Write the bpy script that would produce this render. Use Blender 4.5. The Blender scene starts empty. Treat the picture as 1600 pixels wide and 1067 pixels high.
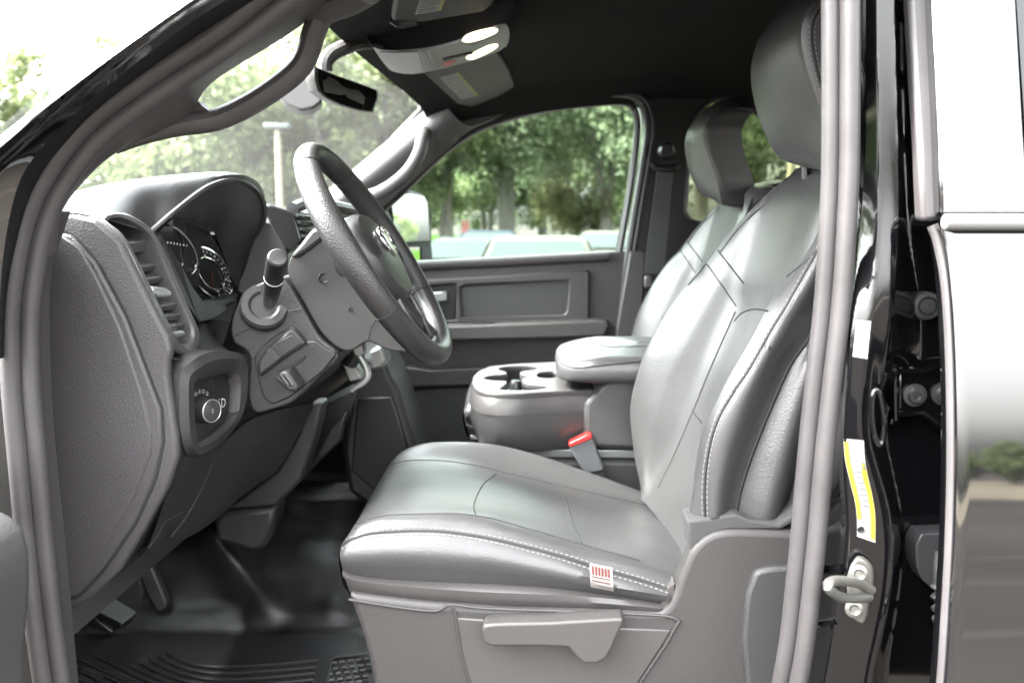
import bpy, bmesh, math, random
from mathutils import Vector, Matrix, Euler, noise
from mathutils.bvhtree import BVHTree

sc = bpy.context.scene
COL = sc.collection
R = math.radians

# ------------------------------------------------------------------ camera, sky, sun, exposure
F, HOR, CX, CY = 1350.0, 350.0, 800.0, 533.5
CAM = Vector((0, 0, 1.65))
PITCH, YAW = math.atan((CY - HOR) / F), R(2.5)
cam_d = bpy.data.cameras.new('camera')
cam = bpy.data.objects.new('camera', cam_d)
COL.objects.link(cam)
cam.location = CAM
cam.rotation_euler = (R(90) - PITCH, 0, YAW)
cam_d.sensor_width = 36.0
cam_d.lens = 36.0 * F / 1600.0
cam_d.clip_start, cam_d.clip_end = 0.02, 3000
cam_d.dof.use_dof = True
cam_d.dof.focus_distance = 1.10
cam_d.dof.aperture_fstop = 5.4
sc.camera = cam

SUN_EL, SUN_AZ = R(50), R(268)      # veiled sun ahead of the truck, beyond the windshield
w = bpy.data.worlds.new('World')
sc.world = w
w.use_nodes = True
nt = w.node_tree
bg = nt.nodes['Background']
sky = nt.nodes.new('ShaderNodeTexSky')
sky.sky_type = 'NISHITA'
sky.sun_disc = False
sky.sun_elevation = SUN_EL
sky.sun_rotation = SUN_AZ
sky.air_density, sky.dust_density, sky.ozone_density = 1.6, 6.0, 1.0
hs = nt.nodes.new('ShaderNodeHueSaturation')
hs.inputs['Saturation'].default_value = 0.12
nt.links.new(sky.outputs[0], hs.inputs['Color'])
nt.links.new(hs.outputs[0], bg.inputs[0])
bg.inputs[1].default_value = 0.15
sun_d = bpy.data.lights.new('sun', 'SUN')
sun_d.energy = 1.5
sun_d.angle = R(20)
sun_d.color = (1, 0.96, 0.9)
sun = bpy.data.objects.new('sun', sun_d)
COL.objects.link(sun)
_sd = Vector((math.sin(SUN_AZ) * math.cos(SUN_EL), math.cos(SUN_AZ) * math.cos(SUN_EL), math.sin(SUN_EL)))
sun.rotation_euler = _sd.to_track_quat('Z', 'Y').to_euler()
sc.view_settings.view_transform = 'Standard'
sc.view_settings.look = 'None'
sc.view_settings.exposure = 4.45
sc.view_settings.gamma = 1
sc.cycles.use_denoising = True
sc.cycles.max_bounces = 10
sc.cycles.transparent_max_bounces = 16
sc.cycles.sample_clamp_indirect = 20

# ------------------------------------------------------------------ projection helpers
RC = cam.rotation_euler.to_matrix()


def ray(px, py):
    return (RC @ Vector((px - CX, CY - py, -F))).normalized()


def P(px, py, Y):
    d = ray(px, py)
    return CAM + d * (Y / d.y)


def PZ(px, py, z):
    d = ray(px, py)
    return CAM + d * ((z - CAM.z) / d.z)


def PC(pts, Y=None):
    return [P(p[0], p[1], p[2] if len(p) > 2 else Y) for p in pts]


def V(*a):
    return Vector(a)


# ------------------------------------------------------------------ curves
def cr(p0, p1, p2, p3, t):
    return 0.5 * ((2 * p1) + (p2 - p0) * t + (2 * p0 - 5 * p1 + 4 * p2 - p3) * t * t + (3 * p1 - p0 - 3 * p2 + p3) * t ** 3)


def dense(pts, k=8, closed=False):
    n = len(pts)
    out = []
    if n == 2 and not closed:
        return [pts[0].lerp(pts[1], i / k) for i in range(k + 1)]
    for i in range(n if closed else n - 1):
        if closed:
            a, b, c, d = pts[(i - 1) % n], pts[i], pts[(i + 1) % n], pts[(i + 2) % n]
        else:
            b, c = pts[i], pts[i + 1]
            a = pts[i - 1] if i else b * 2 - c
            d = pts[i + 2] if i + 2 < n else c * 2 - b
        for j in range(k):
            out.append(cr(a, b, c, d, j / k))
    if not closed:
        out.append(pts[-1].copy())
    return out


def resample(pts, n, smooth=True, closed=False):
    q = dense(pts, 8, closed) if smooth else list(pts)
    if closed:
        q = q + [q[0].copy()]
    L = [0.0]
    for i in range(1, len(q)):
        L.append(L[-1] + (q[i] - q[i - 1]).length)
    out, j = [], 0
    m = n if closed else n - 1
    for i in range(n):
        s = L[-1] * i / m
        while j < len(L) - 2 and L[j + 1] < s:
            j += 1
        t = (s - L[j]) / max(1e-9, L[j + 1] - L[j])
        out.append(q[j].lerp(q[j + 1], min(1, max(0, t))))
    return out


# ------------------------------------------------------------------ mesh collecting
class MB:
    def __init__(self):
        self.v, self.f, self.mi = [], [], []
        self.cur = 0

    def add(self, vs, fs):
        o = len(self.v)
        self.v += [Vector(p) for p in vs]
        self.f += [tuple(i + o for i in f) for f in fs]
        self.mi += [self.cur] * len(fs)
        return self

    def grid(self, rows, cu=False, cv=False, cap=False):
        n, m = len(rows), len(rows[0])
        fs = []
        for i in range(n if cv else n - 1):
            for j in range(m if cu else m - 1):
                fs.append((i * m + j, i * m + (j + 1) % m, ((i + 1) % n) * m + (j + 1) % m, ((i + 1) % n) * m + j))
        if cap and cu:
            fs.append(tuple(range(m - 1, -1, -1)))
            fs.append(tuple((n - 1) * m + j for j in range(m)))
        return self.add([p for r in rows for p in r], fs)

    def tube(self, path, r, seg=8, closed=False, flat=1.0, up=None, cap=True):
        n = len(path)
        rows = []
        prev = None
        for i, p in enumerate(path):
            if closed:
                t = path[(i + 1) % n] - path[i - 1]
            else:
                t = path[min(i + 1, n - 1)] - path[max(i - 1, 0)]
            if t.length < 1e-9:
                t = V(0, 0, 1)
            t.normalize()
            if up is not None:
                a = (up - t * up.dot(t))
            elif prev is None:
                a = t.orthogonal()
            else:
                a = prev - t * prev.dot(t)
            if a.length < 1e-6:
                a = t.orthogonal()
            a.normalize()
            prev = a
            b = t.cross(a)
            rr = r[i] if isinstance(r, (list, tuple)) else r
            rows.append([p + a * (math.cos(2 * math.pi * k / seg) * rr * flat) + b * (math.sin(2 * math.pi * k / seg) * rr) for k in range(seg)])
        return self.grid(rows, cu=True, cv=closed, cap=cap and not closed)

    def box(self, c, s, M=None):
        vs = []
        for dx in (-.5, .5):
            for dy in (-.5, .5):
                for dz in (-.5, .5):
                    p = V(dx * s[0], dy * s[1], dz * s[2])
                    if M is not None:
                        p = M @ p
                    vs.append(Vector(c) + p)
        return self.add(vs, [(0, 1, 3, 2), (4, 6, 7, 5), (0, 4, 5, 1), (2, 3, 7, 6), (0, 2, 6, 4), (1, 5, 7, 3)])

    def prism(self, outline, vec, holes=()):
        """Outline (list of points), extruded by vec; holes are loops cut right through."""
        loops = [list(outline)] + [list(h) for h in holes]
        bm = bmesh.new()
        es, flat = [], []
        for L in loops:
            vs = [bm.verts.new(p) for p in L]
            flat += vs
            for i in range(len(vs)):
                es.append(bm.edges.new((vs[i], vs[(i + 1) % len(vs)])))
        bm.verts.index_update()
        if holes:
            bmesh.ops.triangle_fill(bm, use_beauty=True, edges=es)
            fs = [tuple(v.index for v in f.verts) for f in bm.faces]
            base = [v.co.copy() for v in bm.verts]
        else:
            base = [Vector(p) for p in outline]
            fs = [tuple(range(len(base)))]
        bm.free()
        n = len(base)
        vec = Vector(vec)
        allf = list(fs) + [tuple(i + n for i in reversed(f)) for f in fs]
        k = 0
        for L in loops:
            m = len(L)
            for i in range(m):
                a, b = k + i, k + (i + 1) % m
                allf.append((a, b, b + n, a + n))
            k += m
        return self.add(base + [p + vec for p in base], allf)

    def lathe(self, c, axis, prof, seg=20):
        axis = Vector(axis).normalized()
        a = axis.orthogonal().normalized()
        b = axis.cross(a)
        rows = [[Vector(c) + axis * h + (a * math.cos(2 * math.pi * k / seg) + b * math.sin(2 * math.pi * k / seg)) * r for k in range(seg)] for r, h in prof]
        return self.grid(rows, cu=True, cap=True)

    def build(self, name, mat, parent=None, label=None, smooth=True, bevel=0, bseg=2, angle=35, sub=0, recalc=True, merge=0):
        me = bpy.data.meshes.new(name)
        me.from_pydata([tuple(v) for v in self.v], [], self.f)
        mats = mat if isinstance(mat, (list, tuple)) else [mat]
        for m in mats:
            me.materials.append(m)
        if len(mats) > 1:
            me.polygons.foreach_set('material_index', self.mi)
        if recalc or merge:
            bm = bmesh.new()
            bm.from_mesh(me)
            if merge:
                bmesh.ops.remove_doubles(bm, verts=bm.verts, dist=merge)
            if recalc:
                bmesh.ops.recalc_face_normals(bm, faces=bm.faces)
            bm.to_mesh(me)
            bm.free()
        if smooth:
            me.polygons.foreach_set('use_smooth', [True] * len(me.polygons))
            me.set_sharp_from_angle(angle=R(angle))
        o = bpy.data.objects.new(name, me)
        COL.objects.link(o)
        if bevel:
            b = o.modifiers.new('bevel', 'BEVEL')
            b.width = bevel
            b.segments = bseg
            b.limit_method = 'ANGLE'
            b.angle_limit = R(30)
            b.harden_normals = False
        if sub:
            s = o.modifiers.new('sub', 'SUBSURF')
            s.levels = s.render_levels = sub
        if parent is not None:
            attach(o, parent)
        if label:
            o['label'] = label
        return o


class Multi:
    """Every tube added becomes an object of its own."""
    def __init__(self, name, mat, parent):
        self.a = (name, mat, parent)

    def tube(self, *p, **k):
        MB().tube(*p, **k).build(*self.a)


def attach(o, parent):
    o.parent = parent
    T = Matrix.Identity(4)
    q = parent
    while q is not None:
        T = Matrix.Translation(q.location) @ T
        q = q.parent
    # every child keeps its own world placement
    if parent.parent is None:
        o.matrix_parent_inverse = Matrix.Translation(-parent.location)
    return o


def tag(o, label=None, cat=None, group=None, kind=None):
    if label: o['label'] = label
    if cat: o['category'] = cat
    if group: o['group'] = group
    if kind: o['kind'] = kind
    return o


def empty(name, loc, rz=0):
    o = bpy.data.objects.new(name, None)
    COL.objects.link(o)
    o.location = loc
    o.rotation_euler = (0, 0, rz)
    o.empty_display_size = 0.1
    return o


def loft(curves, nu=40, nv=40, smooth_v=True, closed_v=False):
    cs = [resample(c, nu) for c in curves]
    rows = []
    for i in range(nu):
        rows.append(resample([c[i] for c in cs], nv, smooth_v, closed_v))
    return rows


def ellipse(c, a, b, n=24, t0=0, t1=2 * math.pi):
    return [c + a * math.cos(t0 + (t1 - t0) * k / n) + b * math.sin(t0 + (t1 - t0) * k / n) for k in range(n)]


def bvh_of(*objs):
    vs, fs = [], []
    dg = bpy.context.evaluated_depsgraph_get()
    for o in objs:
        oe = o.evaluated_get(dg)
        me = oe.to_mesh()
        k = len(vs)
        vs += [v.co.copy() for v in me.vertices]
        fs += [tuple(i + k for i in p.vertices) for p in me.polygons]
        oe.to_mesh_clear()
    return BVHTree.FromPolygons(vs, fs)


def drape(bvh, px, py, off=0.001):
    d = ray(px, py)
    h = bvh.ray_cast(CAM, d)
    if h[0] is None:
        return None
    return h[0] - d * off


def drape_path(bvh, pts, n, off=0.0005):
    v = [Vector((p[0], p[1], 0)) for p in pts]
    out = []
    for p in resample(v, n):
        q = drape(bvh, p.x, p.y, off)
        if q is not None:
            out.append(q)
    return out


def stitches(mb, path, dash=0.0040, gap=0.0026, r=0.00095):
    L = 0
    acc = [0]
    for i in range(1, len(path)):
        acc.append(acc[-1] + (path[i] - path[i - 1]).length)

    def at(s):
        for i in range(1, len(acc)):
            if acc[i] >= s:
                t = (s - acc[i - 1]) / max(1e-9, acc[i] - acc[i - 1])
                return path[i - 1].lerp(path[i], t)
        return path[-1]
    s = 0
    while s + dash < acc[-1]:
        a, b = at(s), at(s + dash)
        m = (a + b) / 2
        mb.tube([a, m, b], [r * .6, r, r * .6], 5)
        s += dash + gap


# ------------------------------------------------------------------ materials
def new_mat(name):
    m = bpy.data.materials.new(name)
    m.use_nodes = True
    return m, m.node_tree, m.node_tree.nodes['Principled BSDF']


def pbr(name, col, rough=0.5, metal=0, spec=0.5, bump=0, bscale=300, var=0, vscale=6, coat=0, rvar=0, kind='noise', detail=2, wr=0, emit=None, estr=1):
    m, t, b = new_mat(name)
    c = col if len(col) == 4 else (*col, 1)
    b.inputs['Base Color'].default_value = c
    b.inputs['Roughness'].default_value = rough
    b.inputs['Metallic'].default_value = metal
    b.inputs['Specular IOR Level'].default_value = spec
    b.inputs['Coat Weight'].default_value = coat
    b.inputs['Coat Roughness'].default_value = 0.03
    co = t.nodes.new('ShaderNodeTexCoord')
    if var or rvar:
        n = t.nodes.new('ShaderNodeTexNoise')
        n.inputs['Scale'].default_value = vscale
        n.inputs['Detail'].default_value = 5
        t.links.new(co.outputs['Object'], n.inputs['Vector'])
        if var:
            mr = t.nodes.new('ShaderNodeMapRange')
            mr.inputs[1].default_value, mr.inputs[2].default_value = .3, .7
            mr.inputs[3].default_value, mr.inputs[4].default_value = 1 - var, 1 + var
            t.links.new(n.outputs[0], mr.inputs[0])
            mx = t.nodes.new('ShaderNodeVectorMath')
            mx.operation = 'SCALE'
            mx.inputs[0].default_value = c[:3]
            t.links.new(mr.outputs[0], mx.inputs['Scale'])
            t.links.new(mx.outputs[0], b.inputs['Base Color'])
        if rvar:
            mr2 = t.nodes.new('ShaderNodeMapRange')
            mr2.inputs[1].default_value, mr2.inputs[2].default_value = .3, .7
            mr2.inputs[3].default_value, mr2.inputs[4].default_value = max(0, rough - rvar), rough + rvar
            t.links.new(n.outputs[0], mr2.inputs[0])
            t.links.new(mr2.outputs[0], b.inputs['Roughness'])
    if bump:
        if kind == 'voronoi':
            n2 = t.nodes.new('ShaderNodeTexVoronoi')
            n2.inputs['Scale'].default_value = bscale
            o = n2.outputs['Distance']
        else:
            n2 = t.nodes.new('ShaderNodeTexNoise')
            n2.inputs['Scale'].default_value = bscale
            n2.inputs['Detail'].default_value = detail
            o = n2.outputs[0]
        t.links.new(co.outputs['Object'], n2.inputs['Vector'])
        bp = t.nodes.new('ShaderNodeBump')
        bp.inputs['Strength'].default_value = bump
        bp.inputs['Distance'].default_value = 0.001
        t.links.new(o, bp.inputs['Height'])
        t.links.new(bp.outputs[0], b.inputs['Normal'])
    if wr:
        n3 = t.nodes.new('ShaderNodeTexNoise')
        n3.inputs['Scale'].default_value = 16
        n3.inputs['Detail'].default_value = 4
        n3.inputs['Distortion'].default_value = 1.2
        t.links.new(co.outputs['Object'], n3.inputs['Vector'])
        bp2 = t.nodes.new('ShaderNodeBump')
        bp2.inputs['Strength'].default_value = wr
        bp2.inputs['Distance'].default_value = 0.02
        t.links.new(n3.outputs[0], bp2.inputs['Height'])
        t.links.new(bp2.outputs[0], bp.inputs['Normal'])
    if emit:
        b.inputs['Emission Color'].default_value = (*emit, 1)
        b.inputs['Emission Strength'].default_value = estr
    return m


def glass_mat(name, tint, refl=0.35, veil=0.0):
    m = bpy.data.materials.new(name)
    m.use_nodes = True
    t = m.node_tree
    t.nodes.clear()
    out = t.nodes.new('ShaderNodeOutputMaterial')
    tr = t.nodes.new('ShaderNodeBsdfTransparent')
    tr.inputs[0].default_value = (*tint, 1)
    gl = t.nodes.new('ShaderNodeBsdfGlossy')
    gl.inputs['Roughness'].default_value = 0.01
    fr = t.nodes.new('ShaderNodeFresnel')
    fr.inputs[0].default_value = 1.45
    m1 = t.nodes.new('ShaderNodeMixShader')
    sc_ = t.nodes.new('ShaderNodeMath')
    sc_.operation = 'MULTIPLY'
    sc_.inputs[1].default_value = refl
    t.links.new(fr.outputs[0], sc_.inputs[0])
    t.links.new(sc_.outputs[0], m1.inputs[0])
    t.links.new(tr.outputs[0], m1.inputs[1])
    t.links.new(gl.outputs[0], m1.inputs[2])
    last = m1
    if veil:  # milky white mixed into the glass to imitate veiling glare
        df = t.nodes.new('ShaderNodeBsdfTranslucent')
        df.inputs[0].default_value = (.8, .8, .8, 1)
        m2 = t.nodes.new('ShaderNodeMixShader')
        m2.inputs[0].default_value = veil
        t.links.new(m1.outputs[0], m2.inputs[1])
        t.links.new(df.outputs[0], m2.inputs[2])
        last = m2
    t.links.new(last.outputs[0], out.inputs[0])
    return m


def leaf_mat(name, c1, c2):
    m, t, b = new_mat(name)
    g = t.nodes.new('ShaderNodeNewGeometry')
    rp = t.nodes.new('ShaderNodeValToRGB')
    rp.color_ramp.elements[0].color = (*c1, 1)
    rp.color_ramp.elements[1].color = (*c2, 1)
    t.links.new(g.outputs['Random Per Island'], rp.inputs[0])
    t.links.new(rp.outputs[0], b.inputs['Base Color'])
    b.inputs['Roughness'].default_value = 0.6
    b.inputs['Specular IOR Level'].default_value = 0.3
    tl = t.nodes.new('ShaderNodeBsdfTranslucent')
    t.links.new(rp.outputs[0], tl.inputs[0])
    mx = t.nodes.new('ShaderNodeMixShader')
    mx.inputs[0].default_value = 0.58
    t.links.new(b.outputs[0], mx.inputs[1])
    t.links.new(tl.outputs[0], mx.inputs[2])
    t.links.new(mx.outputs[0], t.nodes['Material Output'].inputs[0])
    return m


LEATHER = pbr('black_leather', (.042, .0412, .0415), .36, spec=.62, bump=.4, bscale=420, detail=3, rvar=.06, vscale=9, wr=.025)
LEATHER_IN = pbr('leather_insert', (.055, .0575, .058), .38, bump=.2, bscale=900, detail=3)
SEAM = pbr('seam', (.008, .008, .008), .7)
THREAD = pbr('grey_thread', (.14, .14, .137), .7)
PLASTIC = pbr('grey_plastic', (.032, .0295, .0292), .48, bump=.25, bscale=1300, kind='voronoi', rvar=.04, vscale=12)
PLASTIC_D = pbr('dark_plastic', (.030, .030, .030), .48, bump=.4, bscale=700, kind='voronoi')
PLASTIC_S = pbr('smooth_plastic', (.046, .0425, .042), .40, bump=.1, bscale=500)
BLACKPL = pbr('black_plastic', (.010, .010, .011), .35)
TRIM = pbr('pillar_trim_plastic', (.050, .046, .046), .5, bump=.4, bscale=800, kind='voronoi')
DASHM = pbr('dash_plastic', (.021, .0196, .0198), .42, bump=.5, bscale=700, kind='voronoi', rvar=.04, vscale=12)
DASHS = pbr('dash_plastic_smooth', (.022, .0212, .0216), .38, bump=.2, bscale=700)
DASHD = pbr('dash_plastic_dark', (.014, .0137, .0137), .48, bump=.4, bscale=700, kind='voronoi')
DASHE = pbr('dash_end_plastic', (.042, .039, .041), .46, bump=.5, bscale=600, kind='voronoi', rvar=.05, vscale=10)
VENTM = pbr('vent_plastic', (.060, .058, .058), .36)
RUBBER = pbr('rubber', (.030, .030, .032), .42, bump=.1, bscale=200, rvar=.05, vscale=15)
SEALM = pbr('seal_rubber', (.040, .037, .038), .44, bump=.12, bscale=120, rvar=.08, vscale=14, wr=.03, var=.12)
HEADL = pbr('headliner_cloth', (.010, .0097, .0098), .95, spec=.1, bump=.3, bscale=900)
PAINT = pbr('black_paint', (.0025, .0025, .003), .02, coat=1.0, spec=1.0, bump=.012, bscale=26)
PAINT_IN = pbr('black_jamb_paint', (.0025, .0025, .003), .08, spec=.45, coat=.25, bump=.03, bscale=40)
CHROME = pbr('chrome', (.75, .75, .75), .12, metal=1)
STEEL = pbr('zinc_steel', (.17, .168, .155), .38, metal=.75, bump=.1, bscale=60)
SATIN = pbr('satin_silver', (.30, .31, .31), .32, metal=.7)
MIRROR = pbr('mirror_glass', (.9, .9, .9), .01, metal=1)
MIRROR_D = pbr('dim_mirror', (.008, .008, .008), .03, spec=.4)
WHITE = pbr('white_label', (.14, .14, .137), .5)
YELLOW = pbr('yellow_label', (.19, .185, .008), .5)
ORANGE = pbr('orange_label', (.24, .17, .008), .5)
INK = pbr('ink', (.03, .03, .03), .6)
INKG = pbr('faint_ink', (.035, .035, .035), .6)
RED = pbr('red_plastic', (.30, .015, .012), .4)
REDCLOTH = pbr('red_cloth', (.15, .038, .032), .7)
VINYL = pbr('vinyl_floor', (.009, .009, .009), .40, bump=.30, bscale=420, detail=4, rvar=.09, vscale=14, var=.35)
GREYBUCKLE = pbr('buckle_plastic', (.075, .078, .082), .5)
WEB = pbr('belt_webbing', (.03, .03, .031), .8, bump=.5, bscale=500)
WHITEINK = pbr('white_marking', (.38, .38, .38), .5)
WSHIELD = glass_mat('windshield_glass', (.93, .985, .985), refl=.06, veil=.008)
SIDEGL = glass_mat('side_glass', (.86, .93, .89), refl=.08)
PRIV = glass_mat('privacy_glass', (.52, .56, .46), refl=.12)
LAMP = pbr('lamp_lens', (.8, .75, .65), .3, emit=(1, .78, .52), estr=.16)

# ------------------------------------------------------------------ ground and surroundings
def asphalt():
    m, t, b = new_mat('asphalt')
    co = t.nodes.new('ShaderNodeTexCoord')
    n = t.nodes.new('ShaderNodeTexNoise'); n.inputs['Scale'].default_value = .12; n.inputs['Detail'].default_value = 6
    n2 = t.nodes.new('ShaderNodeTexNoise'); n2.inputs['Scale'].default_value = 30; n2.inputs['Detail'].default_value = 4
    t.links.new(co.outputs['Object'], n.inputs['Vector']); t.links.new(co.outputs['Object'], n2.inputs['Vector'])
    a = t.nodes.new('ShaderNodeMath'); a.operation = 'ADD'
    t.links.new(n.outputs[0], a.inputs[0]); t.links.new(n2.outputs[0], a.inputs[1])
    r = t.nodes.new('ShaderNodeValToRGB')
    r.color_ramp.elements[0].position = .3; r.color_ramp.elements[0].color = (.010, .009, .008, 1)
    r.color_ramp.elements[1].position = .75; r.color_ramp.elements[1].color = (.055, .049, .043, 1)
    h = t.nodes.new('ShaderNodeMath'); h.operation = 'MULTIPLY'; h.inputs[1].default_value = .5
    t.links.new(a.outputs[0], h.inputs[0]); t.links.new(h.outputs[0], r.inputs[0])
    wv = t.nodes.new('ShaderNodeTexWave'); wv.wave_type = 'RINGS'; wv.inputs['Scale'].default_value = .09; wv.inputs['Distortion'].default_value = 14; wv.inputs['Detail'].default_value = 2; wv.inputs['Detail Scale'].default_value = .5
    t.links.new(co.outputs['Object'], wv.inputs['Vector'])
    rw = t.nodes.new('ShaderNodeValToRGB'); rw.color_ramp.elements[0].position = .955; rw.color_ramp.elements[0].color = (0, 0, 0, 1); rw.color_ramp.elements[1].position = 1.0; rw.color_ramp.elements[1].color = (.012, .011, .010, 1)
    t.links.new(wv.outputs['Fac'], rw.inputs[0])
    ad = t.nodes.new('ShaderNodeVectorMath'); ad.operation = 'ADD'
    t.links.new(r.outputs[0], ad.inputs[0]); t.links.new(rw.outputs[0], ad.inputs[1])
    t.links.new(ad.outputs[0], b.inputs['Base Color'])
    b.inputs['Roughness'].default_value = .95
    b.inputs['Specular IOR Level'].default_value = .05
    return m


def rect(name, x0, x1, y0, y1, z, mat, label=None):
    g = MB()
    nx, ny = 24, 24
    g.grid([[V(x0 + (x1 - x0) * i / nx, y0 + (y1 - y0) * j / ny, z) for i in range(nx + 1)] for j in range(ny + 1)])
    o = g.build(name, mat, recalc=False)
    tag(o, label, None, None, 'structure')
    return o


GRASS = pbr('grass_ground', (.020, .038, .008), .95, spec=0, var=.35, vscale=.5)
rect('ground', -900, 900, -900, 1200, 0, asphalt())
rect('grass_verge', -300, 300, 44, 130, .02, GRASS)
rect('grass_verge', -300, 300, -140, -46, .02, pbr('dry_grass', (.09, .075, .045), .9, var=.4, vscale=.4))

random.seed(5)
LEAFS = [leaf_mat('oak_leaves', (.085, .115, .065), (.215, .255, .15)),
         leaf_mat('light_leaves', (.085, .118, .050), (.20, .235, .11)),
         leaf_mat('autumn_leaves', (.095, .098, .045), (.17, .172, .085))]
BARK = pbr('bark', (.14, .13, .115), .9, bump=.6, bscale=12, var=.25, vscale=3)


def make_tree(name, h, clear, crad, leaves, nleaf, lsize, seed, multi=1):
    rnd = random.Random(seed)
    tr = MB()
    tips = []
    for s in range(multi):
        lean = V(rnd.uniform(-.14, .14), rnd.uniform(-.14, .14), 1) if multi > 1 else V(rnd.uniform(-.05, .05), rnd.uniform(-.05, .05), 1)
        b0 = V(rnd.uniform(-.3, .3), rnd.uniform(-.3, .3), -.2) if multi > 1 else V(0, 0, -.2)
        r0 = h * (.026 if multi > 1 else .032)
        pts, rs = [], []
        for k in range(9):
            f = k / 8
            pts.append(b0 + lean * (h * .72 * f) + V(math.sin(f * 5 + s) * .15, math.cos(f * 4 + s) * .15, 0) * f)
            rs.append(r0 * (1.25 if k == 0 else 1) * (1 - .82 * f))
        tr.tube(pts, rs, 9)
        for q in range(7):
            k = rnd.randint(3, 7)
            a = rnd.uniform(0, 6.28)
            l = crad * rnd.uniform(.5, .95)
            p0 = pts[k]
            e = p0 + V(math.cos(a) * l, math.sin(a) * l, l * rnd.uniform(.1, .6))
            m = p0.lerp(e, .5) + V(0, 0, l * .12)
            tr.tube([p0, m, e], [rs[k] * .55, rs[k] * .35, rs[k] * .1], 6)
            tips += [e, m]
        tips.append(pts[-1])
    trunk = tr.build(name, BARK, recalc=False)
    cm = MB()
    clumps = []
    for tp in tips:
        for _ in range(2):
            clumps.append((tp + V(rnd.gauss(0, 1), rnd.gauss(0, 1), rnd.gauss(0, .8)) * crad * .18, crad * rnd.uniform(.18, .34)))
    for _ in range(26):
        a, u = rnd.uniform(0, 6.28), rnd.uniform(-1, 1)
        rr = crad * rnd.uniform(.45, .95)
        zc = clear + (h - clear) * (.5 + .48 * u)
        wd = math.sqrt(max(.1, 1 - u * u * .8))
        clumps.append((V(math.cos(a) * rr * wd, math.sin(a) * rr * wd, zc), crad * rnd.uniform(.16, .32)))
    per = max(1, nleaf // len(clumps))
    for c, r in clumps:
        for _ in range(per):
            d = V(rnd.gauss(0, 1), rnd.gauss(0, 1), rnd.gauss(0, .75)).normalized() * (r * rnd.random() ** .45)
            p = c + d
            if p.z < clear * .75:
                p.z = clear * .75 + rnd.random()
            n = V(rnd.gauss(0, 1), rnd.gauss(0, 1), rnd.gauss(.6, 1)).normalized()
            a = n.orthogonal().normalized()
            a = (Matrix.Rotation(rnd.uniform(0, 6.28), 3, n) @ a)
            b = n.cross(a)
            s = lsize * rnd.uniform(.6, 1.3)
            o = len(cm.v)
            cm.v += [p - a * s, p + b * s * .55, p + a * s, p - b * s * .55]
            cm.f.append((o, o + 1, o + 2, o + 3))
            cm.mi.append(0)
    crown = cm.build('crown', leaves, recalc=False, smooth=False)
    attach(crown, trunk)
    return trunk


def place(o, px, d, rz=0, s=1.0, dx=0):
    x = (px - 859) / F * d
    o.location = (x + dx, d, 0)
    o.rotation_euler = (0, 0, rz)
    o.scale = (s, s, s)
    return o


def dup(o):
    c = o.copy(); COL.objects.link(c)
    for ch in o.children:
        k = ch.copy(); COL.objects.link(k); k.parent = c
    return c


protos = [make_tree('oak_tree', 15, 4.2, 6.2, LEAFS[0], 13000, .19, 1, 4),
          make_tree('oak_tree', 14, 3.4, 5.6, LEAFS[0], 13000, .18, 2, 2),
          make_tree('leafy_tree', 13, 2.6, 5.0, LEAFS[1], 15000, .18, 3, 1),
          make_tree('leafy_tree', 11, 1.2, 4.6, LEAFS[1], 14000, .18, 4, 2),
          make_tree('shrub_tree', 5.2, .4, 2.8, LEAFS[2], 8000, .13, 6, 2)]
used = set()
TREES = [  # proto, px, distance, rotation, scale, label
    (0, 792, 52, .4, 1.0, 'big grey multi-trunk oak behind the white parked sedan, seen through the passenger window'),
    (1, 700, 50, 1.2, 1.0, 'dark oak just right of the passenger door mirror'),
    (1, 945, 55, 2.6, 1.05, 'oak with thin dark trunk at the rear edge of the passenger window'),
    (0, 872, 64, 2.0, .95, 'oak further back between the two trunks in the passenger window'),
    (4, 895, 57, 0, 1.0, 'low yellowish brown shrubby tree under the oaks in the passenger window'),
    (2, 612, 46, .7, 1.0, 'bright leafy tree behind the passenger grab handle'),
    (3, 520, 44, 1.9, 1.1, 'pale green leafy tree behind the rear-view mirror'),
    (2, 415, 47, 3.3, 1.0, 'leafy tree behind the lamp post, seen through the windshield'),
    (3, 305, 40, 4.4, .95, 'pale leafy tree above the instrument hood'),
    (2, 190, 46, 5.1, .9, 'leafy tree at the driver end of the windshield above the dashboard'),
    (1, 1090, 48, .1, 1.0, 'oak seen through the rear passenger window ahead of the headrest'),
    (0, 1175, 60, 1.1, 1.0, 'oak seen through the rear passenger window beside the driver headrest'),
    (1, 1270, 52, 2.2, 1.0, 'oak at the far rear of the passenger side, mostly behind the driver headrest'),
    (3, 660, 72, 0, 1.0, 'far leafy tree between the mirror and the big oak'),
    (3, 760, 78, 1.5, 1.0, 'far leafy tree beyond the big multi-trunk oak'),
    (3, 985, 74, 2.5, 1.0, 'far leafy tree behind the rear edge of the passenger window'),
    (3, 850, 82, 3.5, 1.1, 'farthest leafy tree, between the oak trunks in the passenger window'),
    (2, 560, 66, 4.5, 1.0, 'tall leafy tree far behind the passenger windshield pillar'),
    (2, 360, 68, 5.5, 1.0, 'tall leafy tree far behind the instrument hood'),
]
for pi, px, d, rz, s, lab in TREES:
    o = protos[pi] if pi not in used else dup(protos[pi])
    used.add(pi)
    place(o, px, d, rz, s)
    tag(o, lab, 'tree', 'trees beyond the parking lot')
o = dup(protos[2]); place(o, -95, 26, 1.0, .66); tag(o, 'sunlit yellow-green tree outside, left of the driver windshield pillar', 'tree', 'trees beyond the parking lot')
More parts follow.
